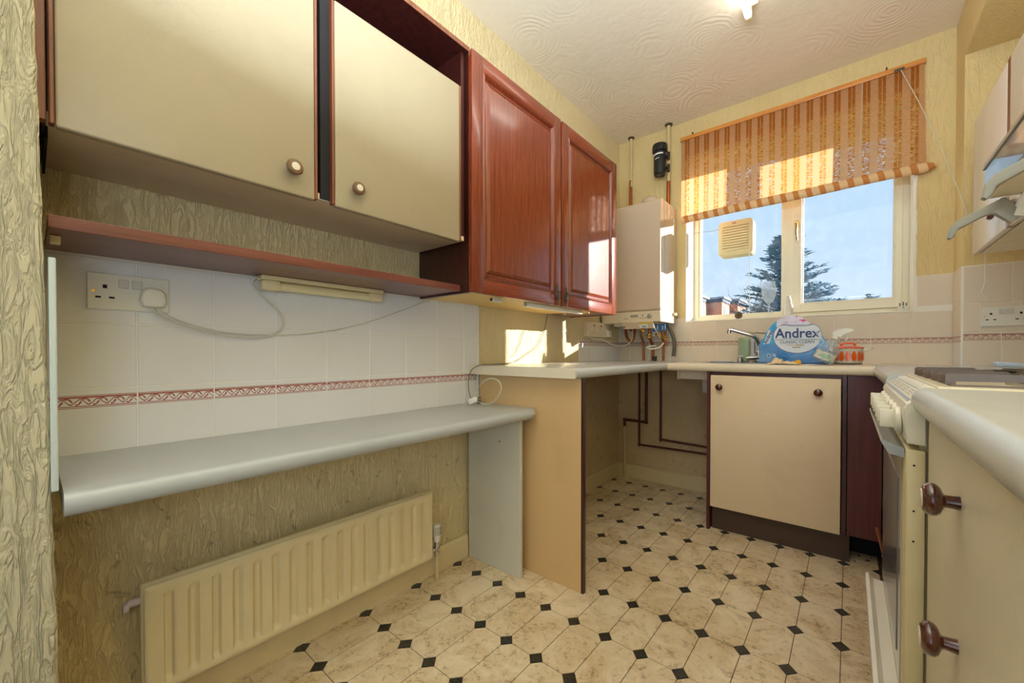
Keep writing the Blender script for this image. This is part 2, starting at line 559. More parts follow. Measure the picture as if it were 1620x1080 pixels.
MT['cooker'] = plain('cooker_cream_enamel', srgb(216, 202, 160), 0.32, var=0.03)
MT['cooker_white'] = plain('cooker_white_trim', srgb(232, 228, 212), 0.28)
MT['rail_white'] = plain('drawer_rail_white', srgb(232, 226, 214), 0.3)
MT['print_grey'] = plain('print_grey', srgb(120, 118, 112), 0.5)
MT['sky_blue_tag'] = plain('blue_tag', srgb(46, 120, 190), 0.5)
MT['white_print'] = plain('white_print', srgb(232, 232, 228), 0.5)
MT['yellow_sticker'] = plain('yellow_sticker', srgb(226, 196, 40), 0.5)
MT['red'] = plain('red_plastic', srgb(150, 22, 22), 0.4)
MT['blue_tint'] = plain('pale_blue_plastic', srgb(170, 184, 204), 0.35)

def glassy(name, tint=(1, 1, 1, 1), refl=0.04, rough=0.02, dirt=0.0, density=0.0, body=(0.9, 0.95, 1, 1)):
    m = M(name)
    nt = m.t
    tr = m.n('BsdfTransparent', {'Color': tint})
    gl = m.n('BsdfGlossy', {'Roughness': rough, 'Color': (1, 1, 1, 1)})
    fc_ = m.n('LayerWeight', {'Blend': 0.5}).outputs['Facing']
    frv = m.math('ADD', 0.01, m.math('MULTIPLY', m.math('POWER', fc_, 5.0), 0.8))
    mx = m.n('MixShader', {0: frv, 1: tr.outputs[0], 2: gl.outputs[0]})
    out = mx.outputs[0]
    if dirt or density:
        df = m.n('BsdfTranslucent', {'Color': body})
        d2 = m.n('BsdfDiffuse', {'Color': body})
        dd = m.n('MixShader', {0: 0.5, 1: df.outputs[0], 2: d2.outputs[0]})
        nz = m.noise(m.pos(), 14, 5, 0.7)
        fac = m.math('ADD', density, m.math('MULTIPLY', m.ramp(nz, [(0.45, BW(0)), (0.8, BW(1))]), dirt))
        out = m.n('MixShader', {0: fac, 1: out, 2: dd.outputs[0]}).outputs[0]
    nt.links.new(out, nt.nodes['Material Output'].inputs[0])
    return m.m
MT['pane'] = glassy('window_glass', (0.98, 0.99, 1, 1), dirt=0.05)
MT['visor'] = glassy('hood_visor_glass', (0.72, 0.76, 0.80, 1), rough=0.04, density=0.12, body=(0.7, 0.75, 0.82, 1))
MT['wine_glass'] = glassy('wine_glass', (0.92, 0.96, 1, 1), density=0.2, dirt=0.35)
MT['clear_plastic'] = glassy('clear_bottle_plastic', (0.90, 0.95, 0.98, 1), rough=0.08, density=0.22, dirt=0.2)
MT['oven_glass'] = plain('oven_door_glass', srgb(96, 98, 106), 0.14, 0.0)
MT['oven_glass2'] = plain('oven_glass_pale_band', srgb(176, 170, 154), 0.10, 0.0)

# blind fabric
m = M('blind_fabric', 0.8)
P = m.pos()
sp = m.n('SeparateXYZ', {'Vector': P})
u = m.math('DIVIDE', m.math('SUBTRACT', sp.outputs['X'], 0.484), 0.0611)
t = m.math('FRACT', u)
dark = m.math('MULTIPLY', m.math('GREATER_THAN', t, 0.12), m.math('LESS_THAN', t, 0.60))
mid = m.math('MULTIPLY', m.math('GREATER_THAN', t, 0.335), m.math('LESS_THAN', t, 0.395))
dark = m.math('SUBTRACT', dark, m.math('MULTIPLY', mid, 0.9))
slub = m.noise(m.pos((55, 55, 190)), 1.0, 3, 0.6, 0.6)
weave = m.noise(m.pos((70, 70, 520)), 1.0, 2, 0.5)
c = m.mix(dark, srgb(222, 176, 132), srgb(188, 116, 46))
lowz = m.ramp(m.math('ADD', m.math('SUBTRACT', 2.30, sp.outputs['Z']), m.math('MULTIPLY', slub, 0.04)), [(0.03, BW(0)), (0.10, BW(1))])
slub_top = m.math('MULTIPLY', slub, lowz)
c = m.mix(m.math('MULTIPLY', m.math('MULTIPLY', m.ramp(slub_top, [(0.42, BW(0)), (0.60, BW(1))]), dark), 0.9), c, srgb(238, 192, 112))
df = m.n('BsdfDiffuse', {'Color': c})
tl = m.n('BsdfTranslucent', {'Color': c})
mx = m.n('MixShader', {0: 0.55, 1: df.outputs[0], 2: tl.outputs[0]})
tp = m.n('BsdfTransparent', {'Color': (1, 1, 1, 1)})
hole = m.math('MULTIPLY', m.ramp(m.math('MULTIPLY', m.math('ADD', slub, weave), 0.5), [(0.50, BW(0)), (0.62, BW(1))]), m.math('ADD', 0.18, m.math('MULTIPLY', dark, 0.55)))
mz = m.n('MixShader', {0: hole, 1: mx.outputs[0], 2: tp.outputs[0]})
m.t.links.new(mz.outputs[0], m.t.nodes['Material Output'].inputs[0])
MT['blind'] = m.m
m = M('blind_roll_fabric', 0.8)
sp = m.n('SeparateXYZ', {'Vector': m.pos()})
t = m.math('FRACT', m.math('DIVIDE', m.math('SUBTRACT', m.math('ADD', sp.outputs['X'], m.math('MULTIPLY', sp.outputs['Z'], 0.25)), 0.94), 0.0611))
dark = m.math('MULTIPLY', m.math('GREATER_THAN', t, 0.12), m.math('LESS_THAN', t, 0.55))
m.col(m.mix(dark, srgb(222, 186, 140), srgb(192, 124, 62)))
MT['blind_roll'] = m.m
MT['lath'] = wood('orange_pine_lath', srgb(196, 120, 44), srgb(226, 154, 72), 0.4, (3, 60, 60), 0.2)

# ================================================================ SETTING
D = 2.7783          # face of the back wall
RX = 1.7519         # face of the right wall
AY = 2.594          # face of the alcove wall
CZ = 2.476          # ceiling
TW = 0.151

def struct(name, bm, mat, parent=None, **kw):
    o = ob(name, bm, mat, parent, **kw)
    if not parent: o['kind'] = 'structure'
    return o

floor = struct('floor', bx(bm_new(), -0.1, 2.15, -2.6, 2.9, -0.06, -0.0015), MT['vinyl_joint'])
# octagonal floor pieces and black insets
PX, PY, OX, OY = 0.11949, 0.21156, 0.15120, 1.15549
cxd, cyd = 0.0235, 0.0255
g = 0.0011
def octo_bm():
    bm = bm_new()
    hx, hy = PX / 2 - g, PY / 2 - g
    pts = [(-hx + cxd, -hy), (hx - cxd, -hy), (hx, -hy + cyd), (hx, hy - cyd), (hx - cxd, hy), (-hx + cxd, hy), (-hx, hy - cyd), (-hx, -hy + cyd)]
    return prism(bm, pts, 'z', -0.0016, 0.0)
first_o = first_b = None
for i in range(-1, 16):
    for j in range(-6, 8):
        x, y = OX + (i + 0.5) * PX, OY + (j + 0.5) * PY
        if 0.03 < x < 2.05 and y > 0.05 and not (x > 1.52 and y > 0.2) and y < 2.80:
            if first_o is None:
                first_o = ob('octagonal_tile', octo_bm(), MT['vinyl'], floor, origin=(0, 0, 0))
            o = first_o if first_o.get('u') is None else copy_part(first_o, floor, (x, y, 0))
            if first_o.get('u') is None:
                first_o['u'] = 1
                o.location = Vector((x, y, 0)) - WP[floor]
        x, y = OX + i * PX, OY + j * PY
        if 0.02 < x < 1.53 and y > 0.05 and y < D - 0.02:
            if first_b is None:
                first_b = ob('inset_tile', prism(bm_new(), [(-cxd + g, 0), (0, -cyd + g), (cxd - g, 0), (0, cyd - g)], 'z', -0.0014, 0.0002), MT['black_tile'], floor, origin=(0, 0, 0))
                first_b.location = Vector((x, y, 0)) - WP[floor]
            else:
                copy_part(first_b, floor, (x, y, 0))
# strips of part-tiles along the left wall and the far wall
bm = bm_new()
for j in range(-6, 8):
    y0, y1 = OY + j * PY + 0.001, OY + (j + 1) * PY - 0.001
    if y1 < D + 0.15 and y0 > -0.2:
        bx(bm, 0.0, OX - 0.5 * PX - 0.06 - 0.001 if False else 0.0305, y0, min(y1, D), -0.0016, 0.0)
for i in range(0, 14):
    x = OX + i * PX
    bx(bm, x + 0.001, x + PX - 0.001, OY + 7.5 * PY + 0.035, D, -0.0016, -0.0001)
struct('cut_tiles', bm, MT['vinyl'], floor)['kind'] = 'stuff'

struct('ceiling', bx(bm_new(), -0.1, 2.15, -2.6, 3.05, CZ, CZ + 0.1), MT['ceiling'])

# left wall and its tiles
wall_left = struct('wall_left', bx(bm_new(), -0.1, 0.0, -0.02, D, 0, CZ), MT['wall'])
WT_CACHE = {}
def wall_tile(parent, orient, a0, a1, z0, z1, mat, face, th=0.0045):
    """orient 'y': tile on a wall facing +x, spans y a0..a1.  orient 'x': on a wall facing -y"""
    key = (orient, round(a1 - a0, 4), round(z1 - z0, 4), mat.name, th)
    loc = Vector((face, (a0 + a1) / 2, z1)) if orient == 'y' else Vector(((a0 + a1) / 2, face, z1))
    if key in WT_CACHE:
        return copy_part(WT_CACHE[key], parent, loc)
    w, h, gg = (a1 - a0) / 2, z1 - z0, 0.0014
    bm = bm_new()
    if orient == 'y': bx(bm, 0, th, -w + gg, w - gg, -h + gg, -gg, 0.0012, 1)
    else: bx(bm, -w + gg, w - gg, -th, 0, -h + gg, -gg, 0.0012, 1)
    o = ob('tile', bm, mat, parent, origin=(0, 0, 0))
    o.location = loc - WP[parent]
    WP[o] = loc
    WT_CACHE[key] = o
    return o
SOCK_L = (0.082, 0.222, 1.020, 1.104)
edges = [0.02] + [0.1626 + k * TW for k in range(8)] + [1.302]
bm = bx(bm_new(), 0, 0.0028, 0.0, 1.304, 0.66, 1.143)
struct('grout', bm, MT['grout'], wall_left)
for k in range(len(edges) - 1):
    wall_tile(wall_left, 'y', edges[k], edges[k + 1], 0.686, 0.837, MT['tile_border_y'], 0.0)
    wall_tile(wall_left, 'y', edges[k], edges[k + 1], 0.837, 0.988, MT['tile'], 0.0)
    wall_tile(wall_left, 'y', edges[k], edges[k + 1], 0.988, 1.139, MT['tile'], 0.0)
struct('tile_edge_trim', bx(bm_new(), 0, 0.008, 1.302, 1.312, 0.69, 1.139, 0.002), MT['white_plastic'], wall_left)
# upper-level row of tiles by the boiler
struct('grout', bx(bm_new(), 0, 0.0028, 2.201, D, 0.85, 1.001), MT['grout'], wall_left)
for k in range(4):
    a0 = 2.203 + k * TW; a1 = min(a0 + TW, D - 0.005)
    if a1 - a0 > 0.03: wall_tile(wall_left, 'y', a0, a1, 0.86, 1.001, MT['tile_border_y2'], 0.0)

# near pier (end of the left wall) with its rough plaster edge
bm = bm_new()
rows = 90
PXF = 0.345
A, B, Cc, Dd = [], [], [], []
for k in range(rows + 1):
    z = CZ * k / rows
    t = 0.0303 - 0.0148 * z + random.uniform(-0.0012, 0.0012)
    A.append(bm.verts.new((PXF, t - 0.004, z)))
    B.append(bm.verts.new((PXF - 0.004, t, z)))
    Cc.append(bm.verts.new((-0.1, t - 0.002, z)))
    Dd.append(bm.verts.new((PXF, -2.6, z)))
for k in range(rows):
    bm.faces.new((A[k], A[k + 1], B[k + 1], B[k]))
    bm.faces.new((B[k], B[k + 1], Cc[k + 1], Cc[k]))
    bm.faces.new((Dd[k], Dd[k + 1], A[k + 1], A[k]))
bmesh.ops.recalc_face_normals(bm, faces=bm.faces)
near = struct('wall_near', bm, MT['pier'])
struct('tile_edge_trim', bx(bm_new(), 0.325, 0.3475, 0.0190, 0.0275, 0.692, 1.075, 0.002), MT['trim_pale'], near)

# back wall with window opening
WX0, WX1, WZ0, WZ1 = 0.492, 1.612, 1.128, 2.205
bm = bm_new()
bx(bm, -0.1, WX0, D, 3.05, 0, CZ)
bx(bm, WX1, 1.90, D, 3.05, 0, CZ)
bx(bm, WX0, WX1, D, 3.05, 0, WZ0)
bx(bm, WX0, WX1, D, 3.05, WZ1, CZ)
wall_back = struct('wall_back', bm, MT['wall_back'])
bm = bm_new()
bx(bm, 0.0, WX0 - 0.0, D - 0.0028, D, 0.85, 1.152)
bx(bm, WX0, WX1, D - 0.0028, D, 0.85, WZ0 - 0.003)
bx(bm, WX1, RX, D - 0.0028, D, 0.85, 1.303)
struct('grout', bm, MT['grout'], wall_back)
xs = [0.0] + [1.3603 - 0.8178 + k * TW for k in range(-3, 9)]
xs = [x for x in xs if x < RX - 0.02] + [RX]
xs = sorted(set([0.002] + [x for x in xs if x > 0.04]))
for k in range(len(xs) - 1):
    a0, a1 = xs[k], xs[k + 1]
    wall_tile(wall_back, 'x', a0, a1, 0.858, 1.001, MT['tile_border_x'], D)
    top = 1.152
    if a1 > WX0 and a0 < WX1:
        if a0 < WX0 - 0.02:
            wall_tile(wall_back, 'x', a0, WX0, 1.001, 1.152, MT['tile_back'], D)
            wall_tile(wall_back, 'x', WX0, a1, 1.001, WZ0 - 0.003, MT['tile_back'], D)
            continue
        top = WZ0 - 0.003
    wall_tile(wall_back, 'x', a0, a1, 1.001, top, MT['tile_back'], D)
    if a0 > 1.55: wall_tile(wall_back, 'x', max(a0, WX1 + 0.012), a1, 1.152, 1.303, MT['tile_back'], D)
struct('window_board', bx(bm_new(), WX0 + 0.001, WX1 - 0.001, D - 0.006, 3.04, WZ0 - 0.003, WZ0 + 0.004, 0.002), MT['reveal'], wall_back)
struct('plaster_reveal', bx(bm_new(), WX0, WX0 + 0.004, D - 0.001, 2.949, WZ0, WZ1), MT['reveal'], wall_back)
struct('plaster_reveal', bx(bm_new(), WX1 - 0.004, WX1, D - 0.001, 2.949, WZ0, WZ1), MT['reveal'], wall_back)
bm = bm_new()
prv = None
for k in range(26):
    z0 = WZ0 + (1.9 - WZ0) * k / 26
    w_ = 0.007 + random.uniform(-0.002, 0.003)
    bx(bm, WX1 - 0.002, WX1 + w_, D - 0.003 - random.uniform(0, 0.001), D, z0, z0 + (1.9 - WZ0) / 26 + 0.0005)
struct('plaster_bead', bm, MT['reveal'], wall_back)

# under-counter plaster (smooth, paler)
struct('lower_plaster', bx(bm_new(), 0, 0.002, 1.325, D, 0, 0.82), MT['under'], wall_left)
struct('lower_plaster', bx(bm_new(), 0.002, 0.80, D - 0.002, D, 0, 0.82), MT['under'], wall_back)

# alcove wall, right wall, bulkhead
alc = struct('wall_alcove', bx(bm_new(), RX, 2.12, AY, D, 0, CZ), MT['wall_back'])
struct('grout', bx(bm_new(), RX, 2.05, AY - 0.0028, AY, 0.85, 1.303), MT['grout'], alc)
bm = bx(bm_new(), RX - 0.0028, RX, AY, D, 0.85, 1.303)
struct('grout', bm, MT['grout'], alc)
SX = 1.867
alx = [RX + 0.002, SX, SX + TW, 2.05]
for k in range(3):
    wall_tile(alc, 'x', alx[k], alx[k + 1], 0.858, 1.008, MT['tile_border_x'], AY)
alx = [RX + 0.002, 1.805, 1.92, 2.05]
for k in range(3):
    wall_tile(alc, 'x', alx[k], alx[k + 1], 1.008, 1.138, MT['tile_back'], AY)
alx = [RX + 0.002, 1.895, 2.046]
for k in range(2):
    wall_tile(alc, 'x', alx[k], alx[k + 1], 1.138, 1.300, MT['tile_back'], AY)
for (z0, z1, mm) in ((0.858, 1.001, MT['tile_border_y2']), (1.001, 1.152, MT['tile_back']), (1.152, 1.303, MT['tile_back'])):
    o = wall_tile(alc, 'y', AY + 0.001, D - 0.004, z0, z1, mm, RX - 0.0045)
    
wall_right = struct('wall_right', bx(bm_new(), 2.05, 2.15, -2.6, AY, 0, CZ), MT['wall_back'])
struct('wall_bulkhead', bx(bm_new(), RX, 2.05, -2.6, AY, 2.235, CZ), MT['wall_back'])
struct('wall_rear', bx(bm_new(), 0.345, 2.05, -2.7, -2.6, 0, CZ), MT['pier'])

# baseboards
struct('baseboard_left', prism(bm_new(), [(0.0, 0), (0.018, 0), (0.018, 0.085), (0.012, 0.099), (0.0, 0.099)], 'y', 0.03, 1.232), MT['skirting'])
struct('baseboard_inner', prism(bm_new(), [(0.002, 0), (0.018, 0), (0.018, 0.085), (0.010, 0.098), (0.002, 0.098)], 'y', 1.325, D - 0.002), MT['skirting'])
struct('baseboard_back', prism(bm_new(), [(D - 0.002, 0), (D - 0.018, 0), (D - 0.018, 0.083), (D - 0.010, 0.094), (D - 0.002, 0.094)], 'x', 0.018, 0.80), MT['skirting'])

# ---------------------------------------------------------------- window
win = empty_structure('window_1', (1.05, 2.98, 1.13))
Y0, Y1 = 2.950, 3.008
gy = 2.985
def ring(bm, x0, x1, z0, z1, wl, wr, wb, wt, y0, y1, b=0.003):
    bx(bm, x0, x0 + wl, y0, y1, z0, z1, b)
    bx(bm, x1 - wr, x1, y0, y1, z0, z1, b)
    bx(bm, x0 + wl - 0.002, x1 - wr + 0.002, y0, y1, z0, z0 + wb, b)
    bx(bm, x0 + wl - 0.002, x1 - wr + 0.002, y0, y1, z1 - wt, z1, b)
    return bm
bm = ring(bm_new(), WX0, WX1, 1.134, WZ1, 0.034, 0.034, 0.032, 0.034, Y0, Y1)
struct('outer_frame', bm, MT['upvc'], win)
struct('mullion', bx(bm_new(), 1.030, 1.090, Y0 - 0.001, Y1, 1.165, WZ1 - 0.032, 0.003), MT['upvc'], win)
bm = ring(bm_new(), 0.524, 1.032, 1.164, WZ1 - 0.032, 0.014, 0.010, 0.016, 0.014, Y0 + 0.010, Y1)
struct('glazing_bead', bm, MT['upvc'], win)
sash = struct('sash', ring(bm_new(), 1.086, 1.580, 1.166, WZ1 - 0.034, 0.044, 0.030, 0.048, 0.045, Y0 - 0.014, Y1 - 0.01), MT['upvc'], win)
struct('glazing_bead', ring(bm_new(), 1.128, 1.552, 1.212, WZ1 - 0.077, 0.010, 0.008, 0.012, 0.01, Y0 - 0.004, Y1 - 0.012), MT['upvc'], win)
struct('glass_pane', bx(bm_new(), 0.53, 1.032, gy, gy + 0.004, 1.17, WZ1 - 0.04), MT['pane'], win)
struct('glass_pane', bx(bm_new(), 1.13, 1.552, gy - 0.012, gy - 0.008, 1.214, WZ1 - 0.08), MT['pane'], win)
bm = bm_new()
bx(bm, 1.097, 1.113, 2.924, 2.937, 1.655, 1.725, 0.005)
cyl(bm, (1.105, 2.93, 1.705), (1.105, 2.905, 1.705), 0.0075)
tube(bm, [(1.105, 2.905, 1.705), (1.107, 2.90, 1.68), (1.106, 2.898, 1.64), (1.110, 2.902, 1.60)], lambda t: 0.0075 - 0.003 * t)
struct('window_handle', bm, MT['brass'], win, smooth=True)['label'] = 'polished brass espagnolette handle'

# ================================================================ LEFT SIDE
def nose_profile(back, front, zb, zt, r):
    """profile (u,z) with a rounded front"""
    pts = [(back, zb), (back, zt)]
    s = 1 if front > back else -1
    h = zt - zb
    for k in range(9):
        a = PI / 2 - PI * k / 8
        pts.append((front - s * r + s * r * math.cos(a), zb + h / 2 + (h / 2) * math.sin(a)))
    return pts

# lower worktop
lw = thing('worktop', (0.18, 0.66, 0.651), 'low pale grey worktop above the radiator, under the double socket', 'worktop')
bm = prism(bm_new(), nose_profile(0.0046, 0.374, 0.651, 0.691, 0.016), 'y', 0.032, 1.250)
# rounded far corner
pts = [(0.0046, 1.250)] + [(0.330 + 0.0, 1.250)]
bx(bm, 0.0046, 0.34, 1.249, 1.3055, 0.651, 0.691, 0.0)
lathe(bm, [(0.0, 0.0), (0.034, 0.0), (0.044, 0.008), (0.050, 0.02), (0.044, 0.032), (0.034, 0.04), (0, 0.04)], (0.325, 1.2555, 0.651), seg=28)
ob('slab', bm, MT['worktop_low'], lw, smooth=True)

sp1 = single('support_panel', bx(bm_new(), 0.020, 0.322, 1.234, 1.251, 0.0, 0.6505, 0.0015), MT['white_panel'],
             'pale grey support panel under the far end of the low worktop', 'panel')
for yy_, zz_ in ((0.06, 0.575), (0.21, 0.545)):
    ob('screw_hole', cyl(bm_new(), (yy_, 1.2345, zz_), (yy_, 1.2325, zz_), 0.003, seg=8), MT['hole'], sp1)

# peninsula worktop and its end panel
pw = thing('worktop', (0.29, 2.0, 0.822), 'pale grey main worktop along the left wall in front of the boiler', 'worktop')
ob('slab', prism(bm_new(), nose_profile(0.0046, 0.578, 0.822, 0.862, 0.014), 'y', 1.2555, D - 0.005), MT['worktop'], pw, smooth=True)
ob('end_strip', bx(bm_new(), 0.006, 0.571, 1.254, 1.2556, 0.8225, 0.8615), MT['worktop_cream'], pw)
ep = single('end_panel', bx(bm_new(), 0.0185, 0.5655, 1.306, 1.3225, 0.0, 0.8215, 0.001), MT['beige_panel'],
            'tall beige end panel with dark brown front edge under the main worktop', 'panel')
ob('edge_strip', bx(bm_new(), 0.5655, 0.5765, 1.3055, 1.323, 0.0, 0.8215, 0.001), MT['dark_wood'], ep)

# radiator
rad = thing('radiator', (0.06, 0.575, 0.1), 'cream ribbed panel radiator under the low worktop', 'radiator')
RY0, RY1, RZ0, RZ1, RXF = 0.156, 0.994, 0.100, 0.374, 0.079
ny, nz_ = 17 * 12, 40
bm = bm_new()
gridv = []
NCH = 17
for i in range(ny + 1):
    y = RY0 + 0.006 + (RY1 - RY0 - 0.012) * i / ny
    row = []
    for k in range(nz_ + 1):
        z = RZ0 + 0.006 + (RZ1 - RZ0 - 0.012) * k / nz_
        q = (y - (RY0 + 0.026)) / (RY1 - RY0 - 0.052) * NCH
        inside = 0 <= q <= NCH
        ph_ = q - math.floor(q)
        prof = 0.0
        if inside:
            # raised flat rib with a groove on each side
            d_ = abs(ph_ - 0.5)
            prof = 1.0 if d_ > 0.22 else (0.0 if d_ < 0.14 else (d_ - 0.14) / 0.08)
            ez = min(z - (RZ0 + 0.030), (RZ1 - 0.036) - z)
            tz = max(0.0, min(1.0, ez / 0.010 + 0.5 - max(0, (0.3 - d_)) * 0))
            prof = (1 - prof) * tz
        dome = 0.0
        e_ = min(y - RY0, RY1 - y, z - RZ0, RZ1 - z)
        if e_ < 0.014: dome = (1 - e_ / 0.014) ** 2 * 0.006
        rail = 0.0025 if (z > RZ1 - 0.024 and z < RZ1 - 0.010) or (z < RZ0 + 0.022 and z > RZ0 + 0.008) else 0.0
        row.append(bm.verts.new((RXF - 0.0115 * prof - dome + rail * 0.6, y, z)))
    gridv.append(row)
for i in range(ny):
    for k in range(nz_):
        bm.faces.new((gridv[i][k], gridv[i + 1][k], gridv[i + 1][k + 1], gridv[i][k + 1]))
bmesh.ops.recalc_face_normals(bm, faces=bm.faces)
bx(bm, 0.050, 0.0665, RY0, RY1, RZ0, RZ1, 0.004)
ob('ribbed_panel', bm, MT['radiator'], rad, smooth=True)
for y in (0.30, 0.85):
    ob('wall_bracket', bx(bm_new(), 0.0, 0.063, y, y + 0.03, 0.16, 0.33, 0.002), MT['radiator'], rad)
bm = cyl(bm_new(), (0.055, 0.158, 0.335), (0.055, 0.135, 0.335), 0.009)
cyl(bm, (0.055, 0.137, 0.328), (0.055, 0.128, 0.328), 0.012)
ob('air_vent', bm, plain('lilac_plastic', srgb(196, 186, 196), 0.4), rad, smooth=True)
bm = bm_new()
cyl(bm, (0.06, 0.99, 0.125), (0.06, 1.022, 0.125), 0.008)
cyl(bm, (0.06, 1.022, 0.10), (0.06, 1.022, 0.160), 0.0105)
cyl(bm, (0.06, 1.022, 0.118), (0.06, 1.022, 0.132), 0.0145, seg=6)
ob('valve_body', bm, MT['chrome'], rad, smooth=True)
lathe_bm = lathe(bm_new(), [(0, 0), (0.012, 0), (0.0145, 0.004), (0.0145, 0.020), (0.0165, 0.024), (0.0165, 0.062), (0.013, 0.070), (0, 0.071)], (0.06, 1.022, 0.155))
th = ob('thermostat_head', lathe_bm, MT['white_plastic'], rad, smooth=True)
bm = bm_new()
for k in range(7):
    a = -0.9 + k * 0.28
    bx(bm, 0.06 + 0.0166 * math.cos(a) - 0.0008, 0.06 + 0.0166 * math.cos(a) + 0.0008, 1.022 + 0.0166 * math.sin(a) - 0.001, 1.022 + 0.0166 * math.sin(a) + 0.001, 0.184, 0.218)
ob('grip_rib', bm, MT['grey_plastic'], th)
ob('tail_pipe', cyl(bm_new(), (0.06, 1.022, 0.0), (0.06, 1.022, 0.102), 0.0078), MT['painted_pipe'], rad, smooth=True)

# open shelf under the cream cabinets
single('wall_shelf', bx(bm_new(), 0.0048, 0.250, 0.021, 0.983, 1.143, 1.166, 0.001), MT['shelf_wood'],
       'long dark red-brown open shelf just above the tiles on the left wall', 'shelf')
single('shelf_clip', bx(bm_new(), 0.16, 0.185, 0.0245, 0.038, 1.128, 1.1425, 0.002), MT['ivory_plastic'],
       'small cream clip under the near end of the dark open shelf', 'clip')

def flat_knob(parent, x, y, z, s=1.0):
    k = ob('knob', lathe(bm_new(), [(0, 0), (0.008 * s, 0), (0.008 * s, 0.010), (0.0135 * s, 0.012), (0.0182 * s, 0.016), (0.0188 * s, 0.021), (0.016 * s, 0.025), (0.011 * s, 0.0262), (0.0, 0.0262)], (x, y, z), (1, 0, 0), 28), MT['brown_knob'] , parent, smooth=True)
    ob('inlay', lathe(bm_new(), [(0, 0.0258), (0.0098 * s, 0.0258), (0.0090 * s, 0.0270), (0, 0.0274)], (x, y, z), (1, 0, 0), 24), MT['knob_white'], k, smooth=True)
    return k
MT['brown_knob'] = plain('brown_knob_plastic', srgb(112, 82, 54), 0.3)

cc = thing('wall_cabinet', (0.15, 0.49, 1.31), 'wide wall cabinet with two cream doors and round brown knobs, above the dark shelf', 'cabinet')
bm = bm_new()
bx(bm, 0.001, 0.278, 0.020, 0.975, 1.320, 1.336, 0.0005)
ob('bottom_board', bm, MT['cream_under'], cc)
bm = bm_new()
bx(bm, 0.001, 0.278, 0.022, 0.038, 1.336, 1.985)
bx(bm, 0.001, 0.278, 0.480, 0.496, 1.336, 1.850)
bx(bm, 0.001, 0.278, 0.962, 0.976, 1.336, 1.985)
bx(bm, 0.001, 0.010, 0.038, 0.962, 1.336, 1.985)
bx(bm, 0.010, 0.278, 0.038, 0.962, 1.834, 1.850)
ob('carcass', bm, MT['dark_wood'], cc)
ob('side_strip', bx(bm_new(), 0.279, 0.299, 0.006, 0.020, 1.312, 1.98, 0.002), MT['brown_edge'], cc)
tb = ob('top_board', bx(bm_new(), 0.001, 0.300, 0.020, 0.9815, 1.986, 2.000), MT['dark_wood'], cc)
ob('front_edging', bx(bm_new(), 0.300, 0.302, 0.020, 0.9815, 1.985, 2.001), MT['brown_edge'], tb)
ob('centre_post', bx(bm_new(), 0.270, 0.284, 0.475, 0.500, 1.322, 1.85), MT['black_void'], cc)
for (y0, y1, ky) in ((0.030, 0.4545, 0.400), (0.5060, 0.9365, 0.560)):
    d = ob('door', bx(bm_new(), 0.282, 0.300, y0, y1, 1.306, 1.846, 0.004, 3), MT['cream_door'], cc, smooth=True)
    for yy in (y0 - 0.0075, y1 + 0.0005):
        ob('edge_strip', bx(bm_new(), 0.280, 0.299, yy, yy + 0.007, 1.310, 1.846, 0.002), MT['brown_edge'], d)
    flat_knob(d, 0.300, ky, 1.365, 1.0 if ky < 0.5 else 0.94)
ob('bracket', bx(bm_new(), 0.02, 0.25, 0.0185, 0.0225, 1.30, 1.325), MT['hole'], cc)

# mahogany cabinet
mc = thing('wall_cabinet', (0.15, 1.55, 1.137), 'mahogany wall cabinet with two raised panel doors beside the boiler', 'cabinet')
bm = bm_new()
bx(bm, 0.001, 0.286, 0.985, 1.001, 1.137, 1.998)
ob('side_panel', bm, MT['dark_wood'], mc)
ob('side_panel', bx(bm_new(), 0.001, 0.286, 2.096, 2.112, 1.137, 1.998), MT['mahogany'], mc)
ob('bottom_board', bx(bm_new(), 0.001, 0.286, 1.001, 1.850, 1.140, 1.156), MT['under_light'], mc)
ob('bottom_board', bx(bm_new(), 0.001, 0.286, 1.850, 2.096, 1.140, 1.156), MT['mahogany_h'], mc, label='mahogany bottom board at the boiler end')
bm = bm_new()
bx(bm, 0.001, 0.286, 1.001, 2.096, 1.982, 1.998)
bx(bm, 0.001, 0.008, 1.001, 2.096, 1.156, 1.982)
ob('top_and_back', bm, MT['dark_wood'], mc)
ob('batten', bx(bm_new(), 0.20, 0.286, 1.842, 1.850, 1.128, 1.140), MT['under_light'], mc)

